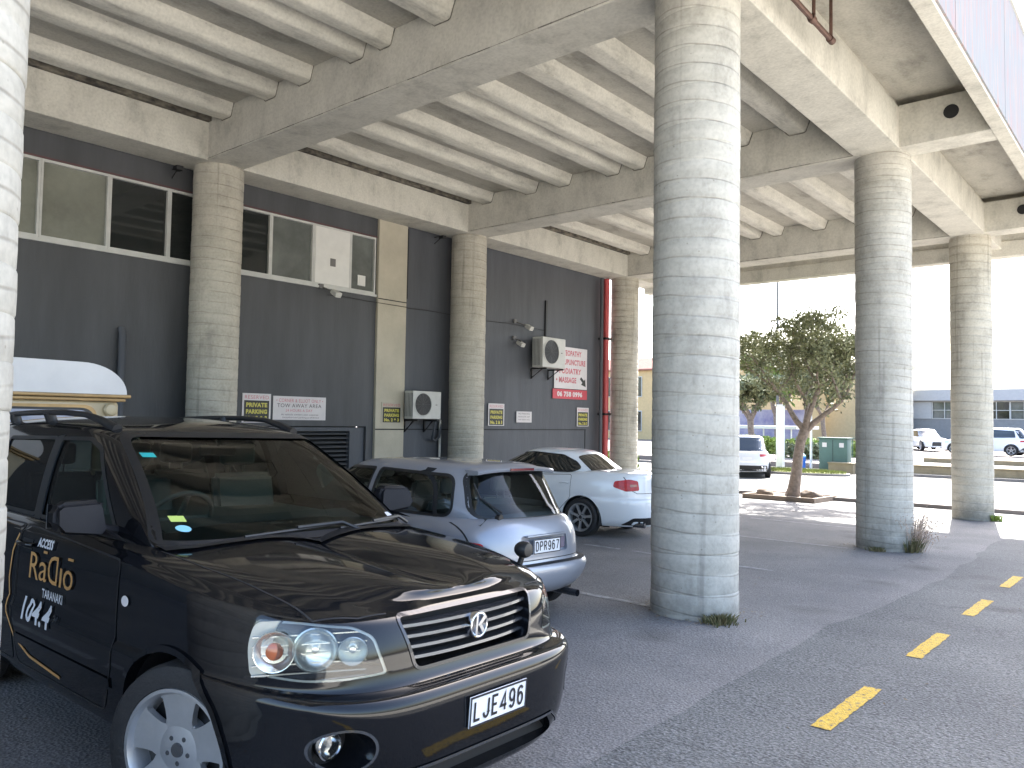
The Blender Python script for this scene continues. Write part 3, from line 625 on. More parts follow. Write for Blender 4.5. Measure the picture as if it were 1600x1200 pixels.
def ramp(tab, x):
    if isinstance(tab, (int, float)): return tab
    if x <= tab[0][0]: return tab[0][1]
    n = len(tab)
    sl_ = [(tab[i+1][1]-tab[i][1])/(tab[i+1][0]-tab[i][0]) for i in range(n-1)]
    def tan(i):
        if i == 0: return sl_[0]
        if i == n-1: return sl_[-1]
        a, b = sl_[i-1], sl_[i]
        return 0 if a*b <= 0 else 2*a*b/(a+b)
    for i in range(n-1):
        (xa, a), (xb, b) = tab[i], tab[i+1]
        if x <= xb:
            h = xb-xa; t = (x-xa)/h; t2 = t*t; t3 = t2*t
            return (2*t3-3*t2+1)*a+(t3-2*t2+t)*h*tan(i)+(-2*t3+3*t2)*b+(t3-t2)*h*tan(i+1)
    return tab[-1][1]
def level_pts(lv, n):
    w, xf, xr, pf, pr, z = lv
    xm = (xf+xr)/2; a = (xf-xr)/2; dense = []
    K = 240
    for k in range(K+1):
        th = math.pi*k/K; c = math.cos(th); p = pf if c > 0 else pr
        dense.append((xm+a*math.copysign(abs(c)**(2/p), c), (w if w > 1e-4 else 0)*math.sin(th)**(2/p)))
    if w < 1e-4: return [(xf+(xr-xf)*k/(n-1), 0.0, ramp(z, xf+(xr-xf)*k/(n-1))) for k in range(n)]
    # resample with equal weights on x and y travel so stations correspond between levels
    L = [0]
    for p, q in zip(dense, dense[1:]): L.append(L[-1]+abs(p[0]-q[0])/(2*a)*1.35+abs(p[1]-q[1])/w*.65)
    out = []; j = 0
    for k in range(n):
        s = L[-1]*k/(n-1)
        while j < K-1 and L[j+1] < s: j += 1
        t = (s-L[j])/max(1e-9, L[j+1]-L[j]); x = dense[j][0]+(dense[j+1][0]-dense[j][0])*t; y = dense[j][1]+(dense[j+1][1]-dense[j][1])*t
        out.append((x, y, ramp(z, x)))
    out[0] = (out[0][0], 0.0, out[0][2]); out[-1] = (out[-1][0], 0.0, out[-1][2])
    return out
def cr(p0, p1, p2, p3, t):
    def kn(a, b): return max(1e-4, (a-b).length**.5)
    t0 = 0; t1 = kn(p1, p0); t2 = t1+kn(p2, p1); t3 = t2+kn(p3, p2); u = t1+(t2-t1)*t
    A1 = p0*((t1-u)/(t1-t0))+p1*((u-t0)/(t1-t0)); A2 = p1*((t2-u)/(t2-t1))+p2*((u-t1)/(t2-t1)); A3 = p2*((t3-u)/(t3-t2))+p3*((u-t2)/(t3-t2))
    B1 = A1*((t2-u)/(t2-t0))+A2*((u-t0)/(t2-t0)); B2 = A2*((t3-u)/(t3-t1))+A3*((u-t1)/(t3-t1))
    return B1*((t2-u)/(t2-t1))+B2*((u-t1)/(t2-t1))
def loft(levels, n=64, sub=3, warp=None):
    """closed body from plan outlines stacked bottom to top; the last level may be a spine (w=0)"""
    P = [[Vector(p) for p in level_pts(l, n)] for l in levels]
    rows = []
    for i in range(len(P)-1):
        for s in range(sub):
            t = s/sub; a = P[max(i-1, 0)]; b_ = P[i]; c = P[i+1]; d = P[min(i+2, len(P)-1)]
            if i == 0: a = [b_[k]*2-c[k] for k in range(n)]
            if i == len(P)-2: d = [c[k]*2-b_[k] for k in range(n)]
            rows.append([cr(a[k], b_[k], c[k], d[k], t) if t else b_[k].copy() for k in range(n)])
    rows.append(P[-1])
    if warp:
        rows = [[warp(v) for v in r] for r in rows]
    m = MB(); vs = []
    for r in rows:
        for v in r: v.y = max(v.y, 0)
        left = [m.b.verts.new(v) for v in r]
        if abs(r[n//2].y) < 1e-5: right = left
        else: right = [left[0]]+[m.b.verts.new((v.x, -v.y, v.z)) for v in r[1:-1]]+[left[-1]]
        vs.append((left, right))
    def q(*a):
        u = []
        for v in a:
            if v not in u: u.append(v)
        if len(u) > 2:
            try: m.b.faces.new(u)
            except ValueError: pass
    for (l0, r0), (l1, r1) in zip(vs, vs[1:]):
        for k in range(n-1):
            q(l0[k], l0[k+1], l1[k+1], l1[k]); q(r0[k+1], r0[k], r1[k], r1[k+1])
    for (l, r), f in ((vs[0], 0), (vs[-1], 1)):
        if l is r: continue
        for k in range(n-1): (q(l[k], r[k], r[k+1], l[k+1]) if not f else q(l[k+1], r[k+1], r[k], l[k]))
    bmesh.ops.remove_doubles(m.b, verts=m.b.verts, dist=1e-5)
    bmesh.ops.recalc_face_normals(m.b, faces=m.b.faces)
    return m
def to_obj(mb):
    me = bpy.data.meshes.new('t'); mb.b.to_mesh(me); o = bpy.data.objects.new('t', me); COL.objects.link(o); return o
def cut(mb, cutters):
    a = to_obj(mb); cs = []
    for c in cutters:
        bmesh.ops.recalc_face_normals(c.b, faces=c.b.faces)
        o = to_obj(c); md = a.modifiers.new('b', 'BOOLEAN'); md.operation = 'DIFFERENCE'; md.solver = 'EXACT'; md.object = o; cs.append(o)
    dg = bpy.context.evaluated_depsgraph_get(); dg.update(); me = bpy.data.meshes.new_from_object(a.evaluated_get(dg))
    r = MB(); r.b.from_mesh(me); bpy.data.meshes.remove(me)
    for o in [a]+cs: d = o.data; bpy.data.objects.remove(o); bpy.data.meshes.remove(d)
    return r
def rounded(pts, r, n=5):
    """round the corners of a 2-D polygon; r may be a list"""
    out = []; N = len(pts)
    for i, p in enumerate(pts):
        rr = r[i] if isinstance(r, (list, tuple)) else r
        p = Vector(p); a = Vector(pts[i-1])-p; c = Vector(pts[(i+1) % N])-p
        t = min(rr, a.length*.48, c.length*.48)
        if t < 1e-4: out.append(tuple(p)); continue
        A = p+a.normalized()*t; C = p+c.normalized()*t
        for k in range(n+1):
            u = k/n; q = A*(1-u)**2+p*2*u*(1-u)+C*u*u; out.append(tuple(q))
    return out
class Proj:
    """lay flat outlines onto a body along a direction; frame: origin o, axes ex, ey, looking from +d"""
    def __init__(s, bvh, d, ex, ey=(0, 0, 1)): s.t = bvh; s.d = Vector(d).normalized(); s.ex = Vector(ex).normalized(); s.ey = Vector(ey).normalized()
    def on(s, a, b, off=0):
        p = s.ex*a+s.ey*b+s.d*6
        h, nrm, i, dist = s.t.ray_cast(p, -s.d, 12)
        if h is None:
            h, nrm, i, dist = s.t.find_nearest(s.ex*a+s.ey*b)
        if nrm.dot(s.d) < 0: nrm = -nrm
        return h+nrm*off
    def p3(s, p, off):
        return s.on(p.dot(s.ex), p.dot(s.ey), off)
    def patch(s, pts, off=.002, step=.04, thick=0):
        m = MB(); b = m.b
        f = b.faces.new([b.verts.new((p[0], p[1], 0)) for p in pts])
        xs = [p[0] for p in pts]; ys = [p[1] for p in pts]
        for ax, lo, hi in ((0, min(xs), max(xs)), (1, min(ys), max(ys))):
            k = lo+step*.9
            while k < hi:
                no = (1, 0, 0) if ax == 0 else (0, 1, 0); co = (k, 0, 0) if ax == 0 else (0, k, 0)
                bmesh.ops.bisect_plane(b, geom=b.verts[:]+b.edges[:]+b.faces[:], plane_co=co, plane_no=no); k += step
        bmesh.ops.triangulate(b, faces=b.faces)
        for v in b.verts: v.co = s.on(v.co.x, v.co.y, off)
        for f in b.faces:
            f.normal_update()
            if f.normal.dot(s.d) < 0: f.normal_flip()
        return m
    def ribbon(s, pts, w, off=.003, closed=False, step=.03, m=None):
        m = m or MB(); P = [Vector(p) for p in pts]
        if closed: P.append(P[0])
        Q = [P[0]]
        for a, c in zip(P, P[1:]):
            n = max(1, int((c-a).length/step))
            Q += [a+(c-a)*k/n for k in range(1, n+1)]
        prev = None
        for i, p in enumerate(Q):
            t = (Q[min(i+1, len(Q)-1)]-Q[max(i-1, 0)])
            if closed and i in (0, len(Q)-1): t = Q[1]-Q[-2]
            t = t.normalized() if t.length else Vector((1, 0)); nn = Vector((-t.y, t.x))*w/2
            cur = (m.b.verts.new(s.on(p.x+nn.x, p.y+nn.y, off)), m.b.verts.new(s.on(p.x-nn.x, p.y-nn.y, off)))
            if prev:
                try: m.b.faces.new((prev[0], prev[1], cur[1], cur[0]))
                except ValueError: pass
            prev = cur
        return m
    def pris(s, pts, near, far):        # a cutter between two distances along d
        return MB().prism([s.ex*a+s.ey*b+s.d*near for a, b in pts], s.d*(far-near))
def arch_cutter(x, z, r, y0, y1): return MB().lathe([(0, y0), (r, y0), (r, y1), (0, y1)], (x, 0, z), 'y', 48)
def wheel(parent, x, y, z, r, wd, rim, spokes=5, style=0, steer=0, side=1):
    """side=+1: outer face towards +y"""
    w_ = bpy.data.objects.new('wheel', None); COL.objects.link(w_); w_.parent = parent; w_.location = (x, y, z); w_.rotation_euler = (0, 0, steer if side > 0 else math.pi+steer)
    b = MB(); h = wd/2
    b.lathe([(rim*.98, -h*.8), (rim+.01, -h*.95), (r*.90, -h), (r*.97, -h*.9), (r, -h*.6), (r, -h*.28), (r-.008, -h*.27), (r-.008, -h*.2), (r, -h*.19), (r, h*.19), (r-.008, h*.2), (r-.008, h*.27), (r, h*.28), (r, h*.6), (r*.97, h*.9), (r*.90, h), (rim+.012, h*.97), (rim, h*.8)], ax='y', n=56)
    put('tyre', b.mesh('tyre', .5), MT['rubber'], w_, False)
    b = MB(); b.lathe([(rim+.008, h*.90), (rim+.006, h*.98), (rim-.008, h*.98), (rim-.02, h*.80), (rim-.03, h*.5), (rim-.035, -h*.5), (rim, -h*.9)], ax='y', n=56)
    hub_y = h*.62
    b.lathe([(0, hub_y+.012), (rim*.30, hub_y+.01), (rim*(.50 if style == 0 else .3), hub_y), (rim*(.50 if style == 0 else .3), hub_y-.05), (0, hub_y-.05)], ax='y', n=32)
    for k in range(spokes):
        a = 2*math.pi*k/spokes+.31
        if style == 0:      # broad spokes flaring to the rim
            pr = [(rim*.30, .075), (rim*.48, .066), (rim*.62, .072), (rim*.80, .085), (rim*.88, .125), (rim*.97, .125)]
        else: pr = [(rim*.20, .022), (rim*.5, .018), (rim*.95, .024)]
        top = []; bot = []
        for rr, ww in pr:
            for sgn, lst in ((1, top), (-1, bot)): lst.append((rr, sgn*ww))
        poly = top+bot[::-1]
        ca, sa = math.cos(a), math.sin(a)
        pts = [Vector((p*ca-q*sa, hub_y-.002+(.022*(p/rim)), p*sa+q*ca)) for p, q in poly]
        b.prism(pts, (0, -.03, 0))
    rm = put('rim', b.mesh('rim', .5), MT['alloy'], w_, False)
    b = MB(); b.lathe([(0, hub_y-.055), (rim*.95, hub_y-.055), (rim*.95, hub_y-.06), (0, hub_y-.06)], ax='y', n=32); put('brake', b, MT['black'], w_, False)
    b = MB(); b.lathe([(0, hub_y+.018), (.028, hub_y+.018), (.032, hub_y+.008)], ax='y', n=20)
    for k in range(5): a = 2*math.pi*k/5+.9; b.lathe([(0, hub_y+.0125), (.010, hub_y+.0125), (.012, hub_y+.006)], (.055*math.cos(a), 0, .055*math.sin(a)), 'y', 10)
    put('wheel_nuts', b, MT['slat'], rm, False)
    return w_
def seatset(parent, x, z, ys, m, h=.62):
    for y in ys:
        b = MB(); b.prism([(x, y-.22, z), (x+.10, y-.22, z), (x-.03, y-.20, z+h), (x-.11, y-.20, z+h)], (0, .44, 0))
        bmesh.ops.bevel(b.b, geom=b.b.edges[:], offset=.03, segments=3, affect='EDGES')
        s_ = put('seat', b.mesh('s', .8), m, parent, False)
        b = MB(); b.box(x-.14, x-.06, y-.12, y+.12, z+h+.05, z+h+.20, .03); b.tube([(x-.10, y-.05, z+h-.02), (x-.10, y-.05, z+h+.07)], .007, 6); b.tube([(x-.10, y+.05, z+h-.02), (x-.10, y+.05, z+h+.07)], .007, 6)
        put('headrest', b.mesh('h', .8), m, s_, False)
def steering(parent, x, y, z):
    b = MB(); c = Vector((x, y, z)); ax = Vector((-.82, 0, .57)).normalized(); e1 = Vector((0, 1, 0)); e2 = ax.cross(e1)
    b.tube([c+(e1*math.cos(t)+e2*math.sin(t))*.185 for t in [2*math.pi*k/32 for k in range(33)]], .014, 8)
    b.tube([c-e1*.17, c, c+e1*.17], .016, 8); b.tube([c, c+e2*-.17], .016, 8); b.tube([c, c-ax*.25], .03, 8)
    put('steering_wheel', b.mesh('sw', .8), MT['seat'], parent, False)
ARC = lambda cx, cy, rx, ry, a0, a1, n=10: [(cx+rx*math.cos(math.radians(a0+(a1-a0)*k/n)), cy+ry*math.sin(math.radians(a0+(a1-a0)*k/n))) for k in range(n+1)]
STROKE = {'L': [[(.1, 1), (.1, 0), (.9, 0)]], 'J': [[(.85, 1), (.85, .28)]+ARC(.48, .28, .37, .28, 0, -180)], 'E': [[(.9, 1), (.1, 1), (.1, 0), (.9, 0)], [(.1, .52), (.75, .52)]],
 '4': [[(.72, 0), (.72, 1), (.05, .28), (.98, .28)]], '9': [ARC(.5, .68, .38, .32, 0, 360, 18), [(.88, .68), (.88, .35)]+ARC(.5, .30, .38, .30, 0, -150)], '6': [ARC(.5, .32, .38, .32, 0, 360, 18), [(.12, .32), (.12, .65)]+ARC(.5, .70, .38, .30, 180, 30)],
 'D': [[(.1, 0), (.1, 1), (.45, 1)]+ARC(.45, .62, .43, .38, 90, 0)+ARC(.45, .38, .43, .38, 0, -90)+[(.1, 0)]], 'P': [[(.1, 0), (.1, 1), (.55, 1)]+ARC(.55, .75, .33, .25, 90, -90)+[(.1, .5)]], 'R': [[(.1, 0), (.1, 1), (.55, 1)]+ARC(.55, .76, .33, .24, 90, -90)+[(.1, .52)], [(.5, .52), (.9, 0)]], '7': [[(.08, 1), (.92, 1), (.38, 0)]]}
def stroke_text(b, txt, o, ex, ez, n, wd, ht, th):
    cw = wd/len(txt)
    for i, ch in enumerate(txt):
        for line in STROKE[ch]:
            P = [o+ex*(cw*(i+.14+.72*x))+ez*(ht*y) for x, y in line]; L_ = []; R_ = []
            for k, p in enumerate(P):
                t1 = (P[k]-P[k-1]).normalized() if k else (P[1]-P[0]).normalized(); t2 = (P[k+1]-P[k]).normalized() if k < len(P)-1 else t1
                q = (t1+t2); q = q.normalized() if q.length > .1 else t1; s_ = n.cross(q); m_ = th/2/max(.5, s_.dot(n.cross(t1)))
                L_.append(p+s_*m_); R_.append(p-s_*m_)
            vl = [b.b.verts.new(v) for v in L_]; vr = [b.b.verts.new(v) for v in R_]
            for k in range(len(P)-1): b.b.faces.new((vl[k], vr[k], vr[k+1], vl[k+1]))
def plate_part(parent, txt, c, ex, ez, name='number_plate', wd=.36, ht=.125):
    c, ex, ez = Vector(c), Vector(ex).normalized(), Vector(ez).normalized(); n = ex.cross(ez)
    b = MB(); b.prism([c-ex*wd/2-ez*ht/2, c+ex*wd/2-ez*ht/2, c+ex*wd/2+ez*ht/2, c-ex*wd/2+ez*ht/2], n*.006)
    pl_ = put(name, b, MT['plate'], parent, False)
    if not txt: return pl_
    b = MB(); stroke_text(b, txt, c-ex*wd*.46-ez*ht*.29+n*.0085, ex, ez, n, wd*.92, ht*.60, .0115)
    put('plate_characters', b.mesh('pc', 'keep'), MT['plate_ink'], pl_, False)
    b = MB()
    for a0, a1, b0, b1 in ((-.5, .5, .44, .5), (-.5, .5, -.5, -.44), (-.5, -.485, -.44, .44), (.485, .5, -.44, .44)):
        b.prism([c+ex*wd*a0+ez*ht*b0+n*.0061, c+ex*wd*a1+ez*ht*b0+n*.0061, c+ex*wd*a1+ez*ht*b1+n*.0061, c+ex*wd*a0+ez*ht*b1+n*.0061], n*.003)
    put('plate_surround', b, MT['plate_ink'], pl_, False)
    return pl_
# ------------------------------------------------------------------ black SUV
def slope_place(t, x, y, rz):           # stand a vehicle on the falling yard
    t.location = (x, y, gz(y)); t.rotation_euler = (Matrix.Rotation(math.atan(-.017), 4, 'X') @ Matrix.Rotation(rz, 4, 'Z')).to_euler()
MT['gframe'] = mat('dark_chrome', (.05, .05, .055), .25, metal=.6, vary=0, coat=.5)
def black_suv():
    t = thing('parked_suv', 'black four wheel drive nearest the camera, with gold and white radio lettering on its door', 'car')
    belt = [(-4.7, 1.13), (-3.0, 1.09), (-1.35, 1.06), (-.9, 1.02), (-.45, .985), (-.15, .955), (0, .94)]
    sh = [(x, z-.10) for x, z in belt]
    hood0 = [(-4.7, 1.15), (-1.4, 1.10), (-1.0, 1.075), (-.5, 1.03), (-.2, .985), (-.1, .965)]
    hood1 = [(-4.7, 1.16), (-1.45, 1.135), (-1.0, 1.115), (-.5, 1.075), (-.25, 1.035), (-.15, .995)]
    hood2 = [(-4.7, 1.16), (-1.45, 1.15), (-1.0, 1.13), (-.5, 1.09), (-.25, 1.05), (-.15, 1.00)]
    lv = [(.78, .00, -4.52, 3.6, 4.5, .27), (.84, .035, -4.58, 4.2, 5, .26), (.895, .075, -4.62, 4.6, 5, .33), (.915, .095, -4.66, 4.9, 5, .46), (.922, .10, -4.68, 5.0, 5.5, .56), (.924, .095, -4.68, 5.2, 5.5, .655), (.915, .075, -4.66, 5.2, 5.5, .685),
          (.906, .02, -4.62, 4.9, 5.5, .70), (.905, .00, -4.62, 5.0, 5.5, .74), (.903, -.015, -4.62, 5.0, 5.5, [(-4.7, .92), (-.6, .86), (0, .84)]), (.888, -.045, -4.60, 5.0, 5.5, sh and [(x, z-.02) for x, z in belt]), (.868, -.065, -4.58, 5.0, 5.5, belt),
          (.835, -.085, -4.55, 4.6, 5, hood0), (.77, -.105, -4.52, 4.5, 5, [(x, z+.014) for x, z in hood0]), (.60, -.12, -4.4, 4.5, 5, hood1), (.35, -.13, -4.3, 4.5, 5, hood2), (0, -.13, -4.2, 4.5, 5, hood2)]
    def warp(v):
        # tuck the sides in low down towards the middle of the wheelbase
        if v.z < .62 and -3.9 < v.x < -.6: v.y *= 1-.02*(.62-v.z)/.3
        return v
    body = loft(lv, 96, 4, warp)
    for _ in range(130): bmesh.ops.smooth_vert(body.b, verts=[v for v in body.b.verts if v.co.z > .99 and v.co.x > -1.6 and abs(v.co.y) < .84], factor=.5, use_axis_x=False, use_axis_y=False, use_axis_z=True)
    uncut = BVHTree.FromBMesh(body.b)
    FW, RW, WZ = -.92, -3.635, .335
    fx = Proj(uncut, (1, 0, 0), (0, 1, 0))
    grille = rounded([(-.355, .745), (.355, .745), (.415, .95), (-.415, .95)], .035)
    cuts = [arch_cutter(x, WZ, .405, s*.58, s*1.2) for x in (FW, RW) for s in (1, -1)]
    cuts.append(fx.pris(grille, -.16, .3))
    LA = {}
    for s in (1, -1):
        d = Vector((math.cos(R(38)), s*math.sin(R(38)), 0)); e = Vector((-math.sin(R(38)), s*math.cos(R(38)), 0))
        lp = Proj(uncut, d, e)
        def ec(x, y): return x*e.x+y*e.y*s
        pts3 = [(-.05, .465, .755), (-.14, .80, .735), (-.33, .90, .74), (-.36, .895, .86), (-.34, .88, .945), (-.20, .78, .950), (-.10, .60, .935), (-.07, .52, .895)]
        ol = rounded([(x*e.x+s*y*e.y, z) for x, y, z in pts3], [.02, .05, .03, .05, .03, .03, .03, .03])
        LA[s] = (lp, ol, d, e)
        c = sum((Vector((x, s*y, z)) for x, y, z in pts3), Vector())/len(pts3); dist = c.dot(d)
        cuts.append(lp.pris(ol, dist-.075, dist+.5))
        fog = [(s*.675+.088*math.cos(a), .515+.075*math.sin(a)) for a in [2*math.pi*k/24 for k in range(24)]]
        cuts.append(fx.pris(fog, -.24, .3))
    # wide lower air intake
    cuts.append(fx.pris(rounded([(-.50, .30), (.50, .30), (.40, .40), (-.40, .40)], .02), -.02, .3))
    shell = cut(body, cuts)
    bo = put('body', shell.mesh('body', .42), MT['paint_black'], t, False)
    # dark arches
    for x in (FW, RW):
        for s in (1, -1):
            b = MB(); n = 26; pr = None
            for k in range(n+1):
                a = math.pi*(-.1+1.2*k/n); p = (x+.404*math.cos(a), WZ+.404*math.sin(a))
                cur = [b.b.verts.new((p[0], s*.56, p[1])), b.b.verts.new((p[0], s*.87, p[1]))]
                if pr: b.b.faces.new((pr[0], pr[1], cur[1], cur[0]))
                pr = cur
            b.poly([(x-.43, s*.56, .2), (x+.43, s*.56, .2), (x+.43, s*.56, .8), (x-.43, s*.56, .8)])
            put('arch_liner', b.mesh('a', .6), MT['black'], t, False)
    side = {s: Proj(uncut, (0, s, 0), (1, 0, 0)) for s in (1, -1)}
    for s in (1, -1):
        for x in (FW, RW):
            m = MB(); pts = [(x+.412*math.cos(a), WZ+.412*math.sin(a)) for a in [math.pi*(-.02+1.04*k/30) for k in range(31)]]
            side[s].ribbon(pts, .028, .010, m=m)
            put('arch_trim', m.mesh('at', .6), MT['paint_black'], t, False)
    for x in (FW, RW):
        st = R(20) if x == FW else 0; wheel(t, x, .78, WZ, .355, .225, .250, side=1, steer=st); wheel(t, x, -.78, WZ, .355, .225, .250, side=-1, steer=st)
    # greenhouse
    def gl(i):
        k = .04*i
        return [(.825-k, -1.08-k, -4.60+k, 7.5, 4.5, 1.03), (.815-k, -1.18-k, -4.60+k, 7.5, 4.5, 1.12), (.780-k, -1.45-k*1.6, -4.55+k, 7.5, 4.5, 1.30), (.725-k, -1.80-k*1.8, -4.47+k, 7, 4.5, 1.50), (.675-k, -2.02-k*2, -4.40+k, 6.5, 4.5, 1.615-k*.3), (.635-k, -2.13-k*2, -4.36+k, 5.5, 4.5, [(-4.4, 1.635-k*.6), (-3, 1.665-k*.6), (-2.2, 1.655-k*.6)]),
                (.54-k, -2.24-k, -4.30+k, 3, 4, [(-4.4, 1.66-k), (-3, 1.70-k), (-2.3, 1.685-k)]), (.30-k, -2.34-k, -4.25+k, 3, 4, [(-4.4, 1.68-k), (-3, 1.725-k), (-2.4, 1.70-k)]), (0, -2.38-k, -4.22+k, 3, 4, [(-4.4, 1.685-k), (-3, 1.73-k), (-2.4, 1.705-k)])]
    G = loft(gl(0), 72, 3); gt = BVHTree.FromBMesh(G.b); inner = loft(gl(1), 56, 2)
    gs = {s: Proj(gt, (0, s, 0), (1, 0, 0)) for s in (1, -1)}; gf = Proj(gt, (1, 0, 0), (0, 1, 0)); gr = Proj(gt, (-1, 0, 0), (0, 1, 0))
    ws = rounded([(-.755, 1.125), (.755, 1.125), (.60, 1.625), (-.60, 1.625)], [.03, .03, .06, .06])
    sw = [rounded([(-1.68, 1.145), (-2.62, 1.145), (-2.68, 1.585), (-2.32, 1.59), (-2.16, 1.54)], .03), rounded([(-2.70, 1.15), (-3.42, 1.155), (-3.50, 1.57), (-2.76, 1.585)], .035), rounded([(-3.56, 1.16), (-4.28, 1.20), (-4.22, 1.54), (-3.63, 1.565)], .05)]
    rw = rounded([(-.62, 1.18), (.62, 1.18), (.54, 1.56), (-.54, 1.56)], .05)
    cs = [inner, gf.pris(ws, -2.9, 0)]+[MB().prism([(a, -1.5, b_) for a, b_ in o], (0, 3, 0)) for o in sw]+[MB().prism([(-5, a, b_) for a, b_ in rw], (.9, 0, 0))]
    put('roof', cut(G, cs).mesh('roof', .42), MT['paint_black'], t, False)
    put('windscreen', gf.patch(ws, -.006, .06).mesh('w', .9), MT['glass'], t, False)
    for s in (1, -1):
        for k, o in enumerate(sw): put('side_window', gs[s].patch(o, -.006, .08).mesh('w', .9), MT['glass'] if k == 0 else MT['glass_dark'], t, False)
        m = MB()
        for o in sw: gs[s].ribbon(o, .022, .0025, True, m=m)
        m2 = gs[s].ribbon([(-2.655, 1.12), (-2.72, 1.60)], .085, .0035); m.add(m2)
        put('window_trim', m, MT['black'], t, False)
    put('rear_window', gr.patch(rw, -.006, .08).mesh('w', .9), MT['glass_dark'], t, False)
    m = gf.ribbon(ws, .03, .002, True); put('windscreen_seal', m, MT['black'], t, False)
    # cowl
    top = Proj(uncut, (0, 0, 1), (1, 0, 0), (0, 1, 0))
    put('cowl', top.patch([(-1.24, -.77), (-1.17, -.66), (-1.13, -.40), (-1.115, -.2), (-1.11, 0), (-1.115, .2), (-1.13, .40), (-1.17, .66), (-1.24, .77), (-1.6, .74), (-1.6, -.74)], .010, .05), MT['black'], t, False)
    put('cabin_floor', top.patch([(-1.5, -.70), (-1.5, .70), (-4.4, .70), (-4.4, -.70)], .006, .2), MT['cabin'], t, False)
    b = MB(); b.prism([(-1.50, -.62, 1.12), (-1.85, -.62, 1.12), (-1.85, -.62, 1.165), (-1.72, -.62, 1.185), (-1.56, -.62, 1.15)], (0, 1.24, 0)); put('dashboard', b, MT['cabin'], t, False)
    seatset(t, -2.45, .95, (-.36, .36), MT['seat'], .42); seatset(t, -3.4, .98, (-.42, 0, .42), MT['seat'], .36)
    steering(t, -1.93, -.36, 1.16)
    b = MB(); b.box(-2.19, -2.165, -.12, .12, 1.50, 1.56, .012); b.tube([(-2.18, 0, 1.55), (-2.16, 0, 1.64)], .012, 6); put('rear_view_mirror', b, MT['cabin'], t, False)
    # windscreen stickers
    for nm, pts, m in (('sticker', [(-.60, 1.51), (-.54, 1.51), (-.54, 1.532), (-.60, 1.532)], 'teal'), ('sticker', [(-.675, 1.22), (-.615, 1.22), (-.615, 1.245), (-.675, 1.245)], 'lime'), ('sticker', [(-.645+.030*math.cos(a), 1.192+.014*math.sin(a)) for a in [2*math.pi*k/20 for k in range(20)]], 'sky_sticker'), ('sticker', [(.60, 1.175), (.665, 1.175), (.64, 1.195), (.60, 1.195)], 'whitevinyl')):
        put(nm, gf.patch(pts, -.003, .2), MT[m], t, False)
    # wipers
    for y0, y1 in ((-.40, .22), (.18, .66)):
        b = MB(); P = [gf.on(y0+(y1-y0)*k/8, 1.13+.035*(1-k/8.)*0+.012*math.sin(k), .014)+Vector((.01, 0, .0)) for k in range(9)]
        P = [gf.on(y0+(y1-y0)*k/8, 1.135+.02*(k/8), .012) for k in range(9)]
        b.tube(P, .008, 6); Q = [gf.on(y1+.06, 1.13, .03)+Vector((.03, 0, -.02)), gf.on(y1-.02, 1.15, .03), gf.on((y0+y1)/2, 1.147, .024)]
        b.tube(Q, .010, 6); put('wiper', b.mesh('w', .8), MT['black'], t, False)
    # bonnet shut lines
    for s in (1, -1): put('bonnet_gap', top.ribbon([(-1.28, s*.775), (-.9, s*.765), (-.5, s*.735), (-.22, s*.70), (-.125, s*.56), (-.10, s*.44)], .007, .0015), MT['dark'], t, False)
    # grille
    g_ = MB(); g_.prism([(-.115, y, z) for y, z in grille], (-.01, 0, 0)); gp = put('grille', g_, MT['dark'], t, False)
    for k in range(4):
        z = .778+k*.043; hw = .355+(z-.745)*.25
        b = MB(); n = 10; pr = None
        for i in range(n+1):
            y = -hw+2*hw*i/n; x = -.022-.05*abs(y/.41)**2.5
            cur = [b.b.verts.new((x-.05, y, z+.012)), b.b.verts.new((x, y, z+.006)), b.b.verts.new((x+.002, y, z-.006)), b.b.verts.new((x-.05, y, z-.010))]
            if pr:
                for j in range(3): b.b.faces.new((pr[j], pr[j+1], cur[j+1], cur[j]))
            pr = cur
        put('grille_slat', b.mesh('g', .5), MT['slat'], gp, False)
    m = fx.ribbon(grille, .014, .004, True); put('grille_frame', m, MT['gframe'], gp, False)
    # badge: a ring round a stylised mark
    b = MB(); o = Vector((.0, 0, .862))
    b.lathe([(.054, -.03), (.056, 0), (.054, .008), (.049, .010), (.045, .008), (.045, -.01)], o, 'x', 36)
    bd = put('badge', b.mesh('bd', .5), MT['chrome'], gp, False)
    b = MB(); b.lathe([(0, .0), (.046, .0)], o-Vector((.002, 0, 0)), 'x', 36); put('badge_back', b, MT['slat'], bd, False)
    b = MB(); n = .006
    for P in ([(-.034, -.050), (-.020, -.050), (-.012, .050), (-.026, .050)], [(-.016, .002), (.030, .046), (.046, .032), (.002, -.006)], [(-.004, -.004), (.010, .006), (.040, -.034), (.022, -.044)]):
        b.prism([o+Vector((.0, y*.85, z*.85)) for y, z in P], (.012, 0, 0))
    put('badge_mark', b, MT['chrome'], bd, False)
    # headlamps
    for s in (1, -1):
        lp, ol, d, e = LA[s]
        cx_ = sum(a for a, _ in ol)/len(ol); cz_ = sum(b_ for _, b_ in ol)/len(ol)
        hl = put('headlight', lp.patch(ol, .003, .03).mesh('h', .9), MT['lens'], t, False)
        dist = (Vector((-.20, s*.72, .83))).dot(d)
        b = MB(); b.prism([lp.ex*a+lp.ey*z+d*(dist-.074) for a, z in ol], d*.006); put('reflector', b, MT['lamp_white'], hl, False)
        m = lp.ribbon([(cx_+(a-cx_)*.985, cz_+(z-cz_)*.985) for a, z in ol], .012, -.004, True); put('lamp_rim', m, MT['lamp_white'], hl, False)
        A = (lp.ex, lp.ey, d)
        a_of = lambda x, y: x*e.x+y*s*e.y
